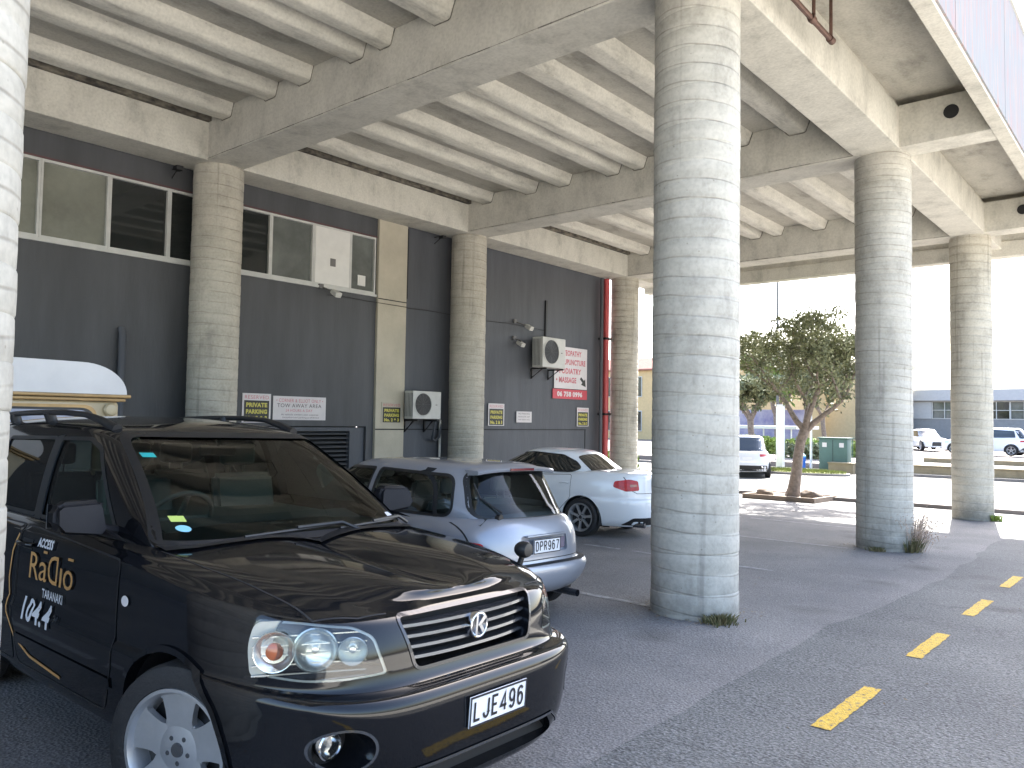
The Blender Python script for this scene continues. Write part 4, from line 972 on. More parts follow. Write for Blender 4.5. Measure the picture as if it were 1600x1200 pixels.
        for (a, z, r, dep) in ((a_of(-.13, .575), .838, .056, .05), (a_of(-.18, .715), .842, .086, .030)):
            o3 = lp.ex*a+lp.ey*z+d*(dist-.066)
            b = MB(); b.lathe([(r, dep), (r*.93, dep+.003), (r*.88, dep-.004), (r*.7, dep*.45), (r*.35, dep*.1), (0, .004)], o3, A, 28)
            q = put('lamp_bowl', b.mesh('b', .5), MT['lamp_refl'], hl, False)
            b = MB(); b.lathe([(0, .032), (.012, .03), (.016, .012), (.014, 0)], o3+d*.004, A, 16); put('bulb', b.mesh('b', .5), MT['chrome'], hl, False)
        a = a_of(-.265, .84); b = MB()
        b.lathe([(.034, .005), (.032, .014), (.020, .020), (0, .022)], lp.ex*a+lp.ey*.835+d*(dist-.066), A, 24)
        q = MB(); q.lathe([(.078, .035), (.074, .034), (.05, .006), (0, .002)], lp.ex*a+lp.ey*.840+d*(dist-.066), A, 28); put('indicator_bowl', q.mesh('b', .5), MT['lamp_refl'], hl, False)
        put('indicator', b.mesh('i', .6), MT['amber'], hl, False)
        b = MB()
        for k in range(5): b.tube([lp.ex*(a_of(-.36, .87)+.0*k)+lp.ey*(.745+k*.036)+d*(dist-.06), lp.ex*a_of(-.10, .53)+lp.ey*(.76+k*.036)+d*(dist-.055)], .004, 5)
        put('lamp_fluting', b, MT['lamp_refl'], hl, False)
        # fog lamps
        o3 = Vector((fx.on(s*.675, .515).x-.125, s*.675, .515)); b = MB(); b.lathe([(.09, .03), (.09, 0), (0, 0)], o3, 'x', 32); fb = put('fog_lamp', b.mesh('f', .5), MT['black'], t, False)
        b = MB(); b.lathe([(.050, .03), (.052, .062), (.047, .066), (.040, .05), (.028, .035), (0, .03)], o3+Vector((0, s*.030, .012)), 'x', 28); put('fog_reflector', b.mesh('f', .5), MT['chrome'], fb, False)
        b = MB(); b.lathe([(.047, .060), (0, .068)], o3+Vector((0, s*.030, .012)), 'x', 28); put('fog_lens', b, MT['lens'], fb, False)
        m = fx.ribbon([(s*.675+.090*math.cos(q), .515+.077*math.sin(q)) for q in [2*math.pi*k/30 for k in range(30)]], .010, .002, True); put('fog_bezel', m, MT['slat'], fb, False)
    # lower intake
    b = MB(); b.box(-.06, -.01, -.5, .5, .29, .41); put('lower_intake', b, MT['dark'], t, False)
    m = fx.ribbon([(-.60, .30), (-.44, .405), (.44, .405), (.60, .30)], .012, .006); put('intake_edge', m, MT['slat'], t, False)
    # front number plate
    pl_ = plate_part(t, 'LJE496', (.108, .02, .555), (0, 1, 0), (.06, 0, 1), wd=.36, ht=.125)
    # doors: shut lines, handles
    for s in (1, -1):
        P = side[s]; G_ = gs[s]
        outl = [(-1.50, .36), (-2.60, .36), (-2.64, .60), (-2.64, 1.10), (-1.42, 1.05), (-1.40, .60)]
        dr = put('front_door', P.patch(rounded(outl, .05), .0015, .06).mesh('d', .9), MT['paint_black'], t, False)
        put('door_gap', P.ribbon(rounded(outl, .05), .007, .003, True), MT['dark'], dr, False)
        outr = [(-2.655, .36), (-3.20, .36), (-3.55, .78), (-3.62, 1.10), (-2.655, 1.10)]
        dr2 = put('rear_door', P.patch(rounded(outr, .05), .0015, .06).mesh('d', .9), MT['paint_black'], t, False)
        put('door_gap', P.ribbon(rounded(outr, .05), .007, .003, True), MT['dark'], dr2, False)
        for D, x in ((dr, -2.53), (dr2, -3.40)):
            b = MB(); p = [P.on(x+.09*math.cos(math.pi*k/8), 1.01+.0*k, .008+.03*math.sin(math.pi*k/8)) for k in range(9)]; b.tube(p, .013, 8); put('handle', b.mesh('h', .8), MT['paint_black'], D, False)
            b = MB(); b.add(P.patch([(x-.07+.14*k/2*1, 1.01+.026*q) for k, q in ((0, -1), (2, -1), (2, 1), (0, 1))], .003, .1)); put('handle_recess', b, MT['dark'], D, False)
        m = P.ribbon([(-1.42, .50), (-2.6, .50)], .05, .008); put('side_moulding', m, MT['paint_black'], dr, False)
        ind = P.patch([(-1.33+.034*math.cos(q)*1.0, .885+.024*math.sin(q)) for q in [2*math.pi*k/16 for k in range(16)]], .006, .1)
        put('side_repeater', ind, MT['plate'], t, False)
        if s < 0:
            def pj(off): return lambda p: P.on(p.x, p.z, off+.005)
            def lt(txt, x, z, wd, h, m, bold=0, name='door_lettering', flip=False):
                b = MB(); text_bm(b, txt, (x, -.9, z), (1, 0, 0), (0, 0, 1), wd, h, bold, sub=1, flipx=flip, proj=pj(.005)); put(name, b.mesh('l', 'keep'), MT[m], dr, False)
            lt('ACCESS', -2.37, 1.015, .20, .042, 'whitevinyl', .002)
            lt('R', -2.445, .84, .125, .145, 'gold'); lt('a', -2.315, .845, .105, .15, 'gold', name='door_lettering')
            lt('D', -2.20, .845, .125, .15, 'gold', flip=True); lt('\u0131', -2.045, .845, .025, .15, 'gold'); lt('o', -2.00, .845, .115, .15, 'gold')
            put('door_lettering', P.patch([(-2.29, .985), (-2.24, .985), (-2.24, .998), (-2.29, .998)], .005, .1), MT['gold'], dr, False)
            put('door_lettering', P.patch([(-1.975, .985), (-1.91, .985), (-1.91, .998), (-1.975, .998)], .005, .1), MT['gold'], dr, False)
            lt('TARANAKI', -2.25, .765, .26, .045, 'whitevinyl', .001)
            lt('104.4', -2.47, .625, .37, .115, 'whitevinyl', .003); lt('FM', -2.08, .66, .06, .035, 'slat')
            put('gold_swoosh', P.ribbon([(-2.66, 1.05), (-2.72, .95), (-2.74, .80), (-2.70, .62), (-2.60, .50), (-2.40, .43), (-2.0, .40)], .016, .006), MT['gold'], dr2, False)
    # mirrors
    for s in (1, -1):
        b = MB()
        b.prism([(-1.66, s*.87, 1.155), (-1.60, s*.875, 1.150), (-1.58, s*1.08, 1.165), (-1.61, s*1.115, 1.20), (-1.62, s*1.11, 1.285), (-1.63, s*1.08, 1.31), (-1.65, s*.89, 1.315), (-1.66, s*.865, 1.28)], (-.10, 0, 0))
        bmesh.ops.bevel(b.b, geom=b.b.edges[:], offset=.022, segments=3, affect='EDGES')
        b.tube([(-1.70, s*.78, 1.15), (-1.68, s*.92, 1.18)], .028, 8)
        mi = put('door_mirror', b.mesh('m', .7), MT['mirror_shell'], t, False)
        b = MB(); b.box(-1.775, -1.765, min(s*.92, s*1.09), max(s*.92, s*1.09), 1.18, 1.295); put('mirror_glass', b, MT['chrome'], mi, False)
    # roof rails
    rt = Proj(gt, (0, 0, 1), (1, 0, 0), (0, 1, 0))
    for s in (1, -1):
        P = [rt.on(-2.24, s*.58, .0), rt.on(-2.42, s*.585, .03), rt.on(-2.62, s*.59, .052)]+[rt.on(-2.62-k*.28, s*.59, .055) for k in range(1, 6)]+[rt.on(-4.15, s*.58, .05), rt.on(-4.3, s*.575, .0)]
        b = MB(); b.tube(P, [.03, .024, .018]+[.018]*5+[.022, .03], 8)
        for x in (-3.15, -3.75): b.tube([rt.on(x, s*.59, 0), rt.on(x, s*.59, .055)], .035, 8)
        put('roof_rail', b.mesh('r', .9), MT['black'], t, False)
    # tail lamps, rear bumper
    for s in (1, -1):
        rp = Proj(uncut, (-.8, s*.6, 0), (.6, s*.8, 0)); c_ = -4.5*.6+.84*.8
        put('tail_light', rp.patch(rounded([(c_-.12, .80), (c_+.10, .80), (c_+.10, 1.08), (c_-.10, 1.08)], .03), .006, .05), MT['redlens'], t, False)
    # kerb-sighting mirror on the front corner
    k = top.on(-.46, .825, 0)
    b = MB(); b.tube([k-Vector((0, 0, .03)), k+Vector((.0, .01, .05)), k+Vector((.015, .015, .10))], [.022, .018, .015], 10)
    b.lathe([(0, -.045), (.03, -.040), (.042, -.02), (.045, .02), (.036, .04), (0, .048)], k+Vector((.02, .02, .145)), 'x', 20)
    put('fender_mirror', b.mesh('f', .8), MT['black'], t, False)
    slope_place(t, -2.335, 2.53, .01)
    return t
MT['mirror_shell'] = mat('worn_mirror_shell', (.012, .012, .014), .5, vary=.2, scale=6, spec=.15)
black_suv()
# ------------------------------------------------------------------ small silver-blue hatchback, tail to the lane
def arches(t, FW, RW, WZ, r, yo, yi=.5):
    for x in (FW, RW):
        for s in (1, -1):
            b = MB(); n = 20; pr = None
            for k in range(n+1):
                a = math.pi*(-.1+1.2*k/n); p = (x+(r-.002)*math.cos(a), WZ+(r-.002)*math.sin(a))
                cur = [b.b.verts.new((p[0], s*yi, p[1])), b.b.verts.new((p[0], s*yo, p[1]))]
                if pr: b.b.faces.new((pr[0], pr[1], cur[1], cur[0]))
                pr = cur
            b.poly([(x-r, s*yi, .15), (x+r, s*yi, .15), (x+r, s*yi, .8), (x-r, s*yi, .8)])
            put('arch_liner', b.mesh('a', .6), MT['black'], t, False)
MT['darkred'] = mat('dark_red_lens', (.12, .01, .015), .2, vary=0, coat=.5)
def hatchback():
    t = thing('parked_hatchback', 'small silver blue hatchback parked nose to the wall behind the black car', 'car')
    Lh = 3.90; r_ = -Lh
    sill = .22
    belt = [(-3.9, .93), (-2.6, .915), (-1.2, .90), (-.7, .86), (-.35, .78), (0, .66)]
    def up(d): return [(x, z+d) for x, z in belt]
    lv = [(.70, -.02, r_+.20, 3, 3.2, [(-3.9, .27), (-2.8, .21)]), (.77, 0, r_+.10, 3.2, 3.4, [(-3.9, .29), (-2.8, .19)]), (.81, 0, r_+.02, 3.4, 3.8, [(-3.9, .34), (-2.8, .26)]), (.84, 0, r_-.015, 3.6, 4.2, .41), (.85, 0, r_-.025, 3.6, 4.6, .50), (.848, 0, r_-.005, 3.6, 4.6, .545), (.822, -.01, r_+.055, 3.7, 4.2, .56),
          (.828, -.02, r_+.065, 3.8, 4.2, .64), (.82, -.05, r_+.085, 3.8, 4.2, .77), (.80, -.08, r_+.115, 3.8, 4.0, up(-.06)), (.765, -.10, r_+.16, 3.8, 3.8, up(0)), (.70, -.14, r_+.22, 3.6, 3.8, up(.02)), (.4, -.25, r_+.3, 3.6, 3.6, up(.04)), (0, -.3, r_+.4, 3.6, 3.6, up(.05))]
    body = loft(lv, 80, 3); uncut = BVHTree.FromBMesh(body.b)
    FW, RW, WZ = -.80, r_+.72, .29
    cuts = [arch_cutter(x, WZ, .335, s*.52, s*1.1) for x in (FW, RW) for s in (1, -1)]
    rr = Proj(uncut, (-1, 0, 0), (0, -1, 0))
    rec = rounded([(-.31, .635), (.31, .635), (.31, .795), (-.31, .795)], .04)
    cuts.append(rr.pris(rec, Lh-.112, Lh+.4))
    put('body', cut(body, cuts).mesh('b', .42), MT['paint_blue'], t, False); arches(t, FW, RW, WZ, .335, .80)
    for x in (FW, RW):
        for s in (1, -1): wheel(t, x, s*.72, WZ, .29, .18, .18, spokes=6, side=s)
    def gl(i):
        k = .04*i; q = r_
        return [(.75-k, -.55-k, q+.17+k, 3, 3.4, .80), (.745-k, -.66-k, q+.175+k, 3, 3.4, .93), (.705-k, -1.02-k*1.5, q+.27+k, 3, 3.4, 1.10), (.655-k, -1.34-k*2, q+.36+k, 3, 3.4, 1.25), (.61-k, -1.54-k*2, q+.405+k, 3, 3.4, 1.325-k*.5), (.58-k, -1.62-k, q+.425+k, 3, 3.4, 1.355-k), (.50-k, -1.72-k, q+.46+k, 3, 3.2, [(q, 1.37-k), (-2.5, 1.395-k), (-1.6, 1.372-k)]), (.27-k, -1.8-k, q+.5+k, 3, 3, [(q, 1.385-k), (-2.5, 1.412-k), (-1.6, 1.384-k)]), (0, -1.8-k, q+.5+k, 3, 3, [(q, 1.39-k), (-2.5, 1.414-k), (-1.6, 1.387-k)])]
    G = loft(gl(0), 72, 3); gt = BVHTree.FromBMesh(G.b); inner = loft(gl(1), 56, 2)
    gr = Proj(gt, (-1, 0, 0), (0, -1, 0)); gf = Proj(gt, (1, 0, 0), (0, 1, 0))
    rw = rounded([(-.60, .93), (.60, .93), (.515, 1.335), (-.515, 1.335)], [.13, .13, .12, .12], 8)
    wsn = rounded([(-.66, .95), (.66, .95), (.52, 1.30), (-.52, 1.30)], .06)
    sw = [rounded([(-1.02, .935), (-2.16, .945), (-2.20, 1.31), (-1.50, 1.30)], .03), rounded([(-2.24, .945), (r_+.60, .945), (r_+.66, 1.29), (-2.28, 1.31)], [.03, .10, .10, .03], 7)]
    cs = [inner, MB().prism([(r_-.5, -a, z) for a, z in rw], (1.3, 0, 0)), gf.pris(wsn, -1.95, 0)]+[MB().prism([(a, -1.5, z) for a, z in o], (0, 3, 0)) for o in sw]
    put('roof', cut(G, cs).mesh('r', .42), MT['paint_blue'], t, False)
    tg = put('rear_window', gr.patch(rw, -.006, .06).mesh('w', .9), MT['glass_clear'], t, False); put('window_seal', gr.ribbon(rw, .03, .001, True), MT['black'], tg, False)
    put('windscreen', gf.patch(wsn, -.006, .06).mesh('w', .9), MT['glass_clear'], t, False)
    for s in (1, -1):
        gs = Proj(gt, (0, s, 0), (1, 0, 0)); P = Proj(uncut, (0, s, 0), (1, 0, 0))
        for o in sw:
            q = put('side_window', gs.patch(o, -.006, .08).mesh('w', .9), MT['glass_clear'], t, False); put('window_seal', gs.ribbon(o, .026, .002, True), MT['black'], q, False)
        dr = [(-.98, .27), (-2.18, .27), (-2.22, .905), (-.95, .87)]
        put('door_gap', P.ribbon(rounded(dr, .06), .007, .002, True), MT['dark'], t, False)
        put('sill_moulding', P.ribbon([(-1.2, .42), (RW+.36, .42)], .045, .006), MT['paint_blue'], t, False)
        # tail lamp on the pillar side of the tailgate
        rp = Proj(uncut, (-.86, s*.5, 0), (-.5*s, -.86, 0) if s > 0 else (-.5*s, -.86, 0)); 
        def aof(x, y): return rp.ex.x*x+rp.ex.y*y
        a0 = aof(r_+.10, s*.70); a1 = aof(r_+.24, s*.815); lo, hi = min(a0, a1), max(a0, a1)
        tl = put('tail_light', rp.patch(rounded([(lo, .58), (hi, .58), (hi, .74), (lo, .76)], .03), .005, .05), MT['redlens'], t, False)
        b = MB(); b.prism([(-1.17, s*.78, .96), (-1.10, s*.93, .97), (-1.12, s*.95, 1.06), (-1.18, s*.79, 1.07)], (-.09, 0, 0)); bmesh.ops.bevel(b.b, geom=b.b.edges[:], offset=.02, segments=2, affect='EDGES'); put('door_mirror', b.mesh('m', .7), MT['paint_blue'], t, False)
    # tailgate shut line and pressed edge
    top = Proj(uncut, (0, 0, 1), (1, 0, 0), (0, 1, 0))
    put('cabin_floor', top.patch([(-.8, -.66), (-.8, .66), (r_+.30, .60), (r_+.30, -.60)], .008, .2), MT['cabin'], t, False)
    put('tailgate_gap', rr.ribbon([(-.70, .90), (-.69, .75), (-.66, .585), (.66, .585), (.69, .75), (.70, .90)], .008, .002), MT['dark'], t, False)
    put('tailgate_gap', gr.ribbon([(-.70, .92), (-.69, 1.0), (-.62, 1.30), (-.58, 1.345)], .008, .002), MT['dark'], t, False)
    put('tailgate_gap', gr.ribbon([(.70, .92), (.69, 1.0), (.62, 1.30), (.58, 1.345)], .008, .002), MT['dark'], t, False)
    put('bumper_gap', rr.ribbon([(-.78, .552), (.78, .552)], .010, .003), MT['dark'], t, False)
    # spoiler with brake lamp
    b = MB(); n = 12; pv = None
    for k in range(n+1):
        y = -.52+1.04*k/n; e = abs(y/.52)**3; x = r_+.385+.05*e; z = 1.372-.03*e
        cur = [b.b.verts.new(p) for p in ((x+.16, y, z+.012-.01*e), (x, y, z), (x-.015, y, z-.018), (x-.005, y, z-.038), (x+.10, y, z-.045))]
        if pv:
            for j in range(5): b.b.faces.new((pv[j], pv[(j+1) % 5], cur[(j+1) % 5], cur[j]))
        else: b.b.faces.new(cur)
        pv = cur
    b.b.faces.new(pv[::-1]); sp = put('spoiler', b.mesh('s', .9), MT['paint_blue'], t, False)
    b = MB(); b.box(r_+.366, r_+.38, -.16, .16, 1.338, 1.36); put('brake_light', b, MT['darkred'], sp, False)
    b = MB(); P = [gr.on(-.42, .955, .02), gr.on(-.40, .98, .03), gr.on(-.50, 1.10, .015), gr.on(-.50, 1.22, .012)]; b.tube(P, .009, 6); b.lathe([(0, -.02), (.03, -.02), (.035, .02), (0, .03)], gr.on(-.42, .945, .0), 'x', 14); put('rear_wiper', b.mesh('w', .8), MT['black'], t, False)
    b = MB(); b.prism([(r_+.110, y, z) for y, z in rec], (.01, 0, 0)); put('plate_recess', b, MT['paint_blue'], t, False)
    for s in (1, -1): b = MB(); b.box(r_+.090, r_+.105, s*.25-.045, s*.25+.045, .655, .755, .01); put('reversing_light', b, mat('smoked_lens', (.16, .13, .17), .2, vary=0, coat=1), t, False)
    plate_part(t, 'DPR967', (r_+.060, 0, .700), (0, -1, 0), (0.0, 0, 1), wd=.36, ht=.125)
    b = MB(); b.box(r_+.05, r_+.09, -.27, .27, .782, .80, .006); put('tailgate_handle', b.mesh('h', .6), MT['paint_blue'], t, False)
    b = MB(); b.tube([(r_+.35, -.42, .235), (r_+.03, -.42, .235)], .032, 14, cap=False); b.lathe([(0, 0), (.033, 0)], (r_+.12, -.42, .235), 'x', 14); put('exhaust', b.mesh('e', .6), MT['slat'], t, False)
    seatset(t, -1.85, .75, (-.33, .33), MT['seat'], .40); seatset(t, -2.85, .75, (-.34, .34), MT['seat'], .30)
    steering(t, -1.32, -.33, .96)
    b = MB(); b.prism([(-.90, -.62, .93), (-1.25, -.62, .93), (-1.25, -.62, .98), (-1.05, -.62, .99)], (0, 1.24, 0)); put('dashboard', b, MT['cabin'], t, False)
    b = MB(); b.box(-1.63, -1.61, -.11, .11, 1.22, 1.28, .01); put('rear_view_mirror', b, MT['cabin'], t, False)
    Xr, Yr = -4.24, 5.55; yw = math.pi-.03
    slope_place(t, Xr+Lh*math.cos(yw), Yr+Lh*math.sin(yw), yw)
hatchback()

# ------------------------------------------------------------------ white saloon, tail to the lane
def saloon():
    t = thing('parked_saloon', 'white four door saloon with dark tinted windows, parked beyond the blue hatchback', 'car')
    Ls = 4.50; r_ = -Ls
    def tb(d, f=1): return [(r_, 1.045+d), (-3.75, 1.075+d), (-3.4, 1.05+d), (-2.6, .98+d), (-1.4, .935+d), (-.6, .86+d), (0, .72+d)]
    lv = [(.74, -.02, r_+.12, 3, 3.2, .20), (.80, 0, r_+.05, 3.2, 3.4, .20), (.85, 0, r_+.01, 3.4, 3.6, .28), (.875, 0, r_-.01, 3.6, 3.8, .42), (.885, 0, r_-.01, 3.6, 4.0, .56), (.882, 0, r_+.0, 3.6, 4.0, .63), (.88, -.01, r_+.03, 3.7, 4.0, .66), (.882, -.02, r_+.035, 3.8, 4.0, .72), (.868, -.05, r_+.05, 3.8, 4.0, [(r_, .88), (-2, .84), (0, .68)]),
          (.83, -.08, r_+.06, 3.8, 4.0, [(x, z-.055) for x, z in tb(0)]), (.79, -.1, r_+.075, 3.8, 4.0, [(x, z-.012) for x, z in tb(0)]), (.74, -.14, r_+.10, 3.6, 4.0, tb(0)), (.4, -.25, r_+.14, 3.6, 3.6, tb(.015)), (0, -.3, r_+.15, 3.6, 3.6, tb(.02))]
    body = loft(lv, 84, 3); uncut = BVHTree.FromBMesh(body.b)
    FW, RW, WZ = -.78, r_+1.0, .315
    cuts = [arch_cutter(x, WZ, .355, s*.55, s*1.1) for x in (FW, RW) for s in (1, -1)]
    put('body', cut(body, cuts).mesh('b', .42), MT['paint_white'], t, False); arches(t, FW, RW, WZ, .355, .845)
    for x in (FW, RW):
        for s in (1, -1): wheel(t, x, s*.77, WZ, .315, .21, .225, spokes=7, style=1, side=s)
    def gl():
        q = r_
        return [(.75, -1.12, q+.70, 3, 3.2, .93), (.745, -1.22, q+.74, 3, 3.2, 1.0), (.70, -1.60, q+.98, 3, 3.0, 1.15), (.635, -1.95, q+1.22, 3, 2.9, 1.30), (.60, -2.08, q+1.33, 3, 2.9, 1.355), (.52, -2.2, q+1.45, 3, 2.8, [(-3.4, 1.37), (-2.5, 1.40), (-2, 1.38)]), (.27, -2.3, q+1.55, 3, 2.8, [(-3.4, 1.385), (-2.5, 1.42), (-2, 1.40)]), (0, -2.3, q+1.6, 3, 2.8, [(-3.4, 1.39), (-2.5, 1.425), (-2, 1.405)])]
    G = loft(gl(), 72, 3); gt = BVHTree.FromBMesh(G.b); put('roof', G.mesh('r', .6), MT['paint_white'], t, False)
    up = Proj(gt, (-.62, 0, .78), (0, -1, 0), (.78, 0, .62))
    def zz(x, z): return x*.78+z*.62
    b0 = zz(r_+.78, 1.05); b1 = zz(r_+1.26, 1.33)
    put('rear_window', up.patch(rounded([(-.56, b0), (.56, b0), (.47, b1), (-.47, b1)], .05), .004, .06).mesh('w', .9), MT['darkglass'], t, False)
    uf = Proj(gt, (1, 0, 0), (0, 1, 0)); put('windscreen', uf.patch(rounded([(-.66, 1.0), (.66, 1.0), (.54, 1.33), (-.54, 1.33)], .05), .004, .06), MT['darkglass'], t, False)
    for s in (1, -1):
        gs = Proj(gt, (0, s, 0), (1, 0, 0)); P = Proj(uncut, (0, s, 0), (1, 0, 0))
        o = rounded([(-1.45, .995), (-3.22, 1.035), (-3.36, 1.09), (-3.24, 1.20), (-2.98, 1.315), (-2.4, 1.345), (-2.0, 1.31)], .06)
        w_ = put('side_glazing', gs.patch(o, .004, .06).mesh('w', .9), MT['darkglass'], t, False)
        put('window_pillar', gs.ribbon([(-2.42, 1.0), (-2.48, 1.34)], .05, .006), MT['black'], w_, False)
        put('chrome_trim', gs.ribbon(o, .012, .006, True), MT['black'], w_, False)
        put('shoulder_crease', P.ribbon([(-.9, .80), (-2.4, .86), (-4.2, .90)], .006, .001), MT['paint_white'], t, False)
        for dr in ([(-1.35, .27), (-2.42, .27), (-2.42, .95), (-1.25, .90)], [(-2.43, .27), (-2.95, .27), (-3.30, .62), (-3.30, 1.0), (-2.43, .96)]):
            d_ = put('door', P.patch(rounded(dr, .05), .0015, .08), MT['paint_white'], t, False)
            put('door_gap', P.ribbon(rounded(dr, .05), .007, .0025, True), MT['dark'], d_, False)
            hx = dr[1][0]+.14 if dr[0][0] > -2 else -3.18
            b = MB(); b.tube([P.on(hx-.09, .86, .012), P.on(hx, .865, .03), P.on(hx+.09, .86, .012)], .012, 8); put('handle', b.mesh('h', .8), MT['paint_white'], d_, False)
        rp = Proj(uncut, (-.80, s*.6, 0), (-.6*s, -.8, 0))
        def aof(x, y): return rp.ex.x*x+rp.ex.y*y
        pts = [(aof(r_+.045, s*.56), .79), (aof(r_+.12, s*.78), .77), (aof(r_+.32, s*.86), .84), (aof(r_+.28, s*.855), .93), (aof(r_+.10, s*.72), .965), (aof(r_+.05, s*.58), .94)]
        put('tail_light', rp.patch(rounded(pts, .03), .006, .04), MT['redlens'], t, False)
        put('indicator', rp.patch(rounded([(aof(r_+.055, s*.60), .85), (aof(r_+.09, s*.72), .84), (aof(r_+.09, s*.72), .885), (aof(r_+.055, s*.60), .885)], .01), .009, .04), MT['amber'], t, False)
        b = MB(); b.prism([(-1.62, s*.80, 1.0), (-1.55, s*.97, 1.01), (-1.57, s*.985, 1.11), (-1.63, s*.81, 1.12)], (-.10, 0, 0)); bmesh.ops.bevel(b.b, geom=b.b.edges[:], offset=.02, segments=2, affect='EDGES'); put('door_mirror', b.mesh('m', .7), MT['paint_white'], t, False)
    rr = Proj(uncut, (-1, 0, 0), (0, -1, 0))
    put('boot_gap', rr.ribbon([(-.66, 1.0), (-.64, .80), (-.55, .74), (.55, .74), (.64, .80), (.66, 1.0)], .008, .002), MT['dark'], t, False)
    put('lower_bumper', rr.patch(rounded([(-.66, .23), (.66, .23), (.60, .35), (-.60, .35)], .03), .006, .08), MT['black'], t, False)
    plate_part(t, '', (r_+.022, 0, .835), (0, -1, 0), (0, 0, 1))
    b = MB(); b.tube([(r_+.3, .50, .235), (r_-.0, .50, .235)], .04, 14); put('exhaust', b.mesh('e', .6), MT['slat'], t, False)
    Xr, Yr = -6.64, 11.60; yw = 3.21
    slope_place(t, Xr+Ls*math.cos(yw), Yr+Ls*math.sin(yw), yw)
saloon()

# ------------------------------------------------------------------ cream trailer behind the black car
MT['cream_gold'] = mat('cream_coachwork', (.46, .37, .22), .45, vary=.12, scale=2, coat=.3)
MT['roof_white'] = mat('white_trailer_roof', (.62, .61, .60), .5, vary=.07, scale=2)
MT['brass'] = mat('brass_moulding', (.30, .20, .09), .4, vary=.2, metal=.5)
MT['van_glass'] = mat('painted_sky_glass', (.30, .33, .42), .12, vary=.15, scale=1.2, coat=1)  # lavender base colour paints in the sky's reflection
def trailer():
    t = thing('catering_trailer', 'vintage cream trailer with rounded white roof and brass mouldings, behind the black car', 'trailer', (-8.0, 2.2, gz(2.2)))
    X = -8.0; y0, y1 = .95, 3.46; zg = 1.83; x1 = -12.2
    b = MB(); b.box(x1, X, y0, y1-.02, .35, zg, .05); put('coachwork', b.mesh('c', .5), MT['cream_gold'], t)
    pr = []
    for k in range(13):
        a = math.pi/2*k/12; pr.append((y1+.01-.52*(1-math.sin(a*1.0))*1.0 if 0 else y1-.40+.43*math.cos(a), zg+.06+.30*math.sin(a)))
    prof = [(X+.03, y, z) for y, z in pr]+[(X+.03, y0+.40-.43*math.cos(math.pi/2*k/12), zg+.06+.315*math.sin(math.pi/2*k/12)) for k in range(12, -1, -1)]
    b = MB(); b.prism(prof, (x1-X-.06, 0, 0)); put('trailer_roof', b.mesh('r', .5), MT['roof_white'], t)
    b = MB(); b.box(x1-.05, X+.06, y0-.05, y1+.06, zg+.025, zg+.06, .008); b.box(x1-.03, X+.03, y0-.03, y1+.02, zg-.01, zg+.024, .006); put('gutter', b.mesh('g', .5), MT['brass'], t)
    win = rounded([(y0+.18, 1.05), (y1-.24, 1.05), (y1-.24, zg-.045), (y0+.18, zg-.045)], .14, 8)
    b = MB(); b.prism([(X, y, z) for y, z in win], (.02, 0, 0)); wf = put('front_window', b, MT['brass'], t)
    cy_, cz_ = (y0+y1-.06)/2, (1.05+zg-.045)/2
    b = MB(); b.prism([(X+.0205, cy_+(y-cy_)*.975, cz_+(z-cz_)*.92) for y, z in win], (.004, 0, 0)); put('window_rubber', b, MT['black'], wf)
    b = MB(); b.prism([(X+.0255, cy_+(y-cy_)*.955, cz_+(z-cz_)*.86) for y, z in win], (.004, 0, 0)); put('pane', b, MT['van_glass'], wf)
    b = MB(); b.lathe([(.062, 0), (.066, .02), (.050, .04), (0, .05)], (X, y1-.115, zg-.09), 'x', 24); put('marker_lamp', b.mesh('m', .6), MT['cream_gold'], t)
    for s_ in (y1-.12, y0+.02):
        for xx in (-9.6, -10.6): pass
    for y in (y0+.12, y1-.14):
        b = MB(); b.lathe([(0, -.1), (.30, -.1), (.32, -.07), (.32, .07), (.30, .1), (.18, .1), (.17, .06), (0, .05)], (-10.3, y, .30), 'y', 32); put('wheel', b.mesh('w', .5), MT['rubber'], t)
trailer()
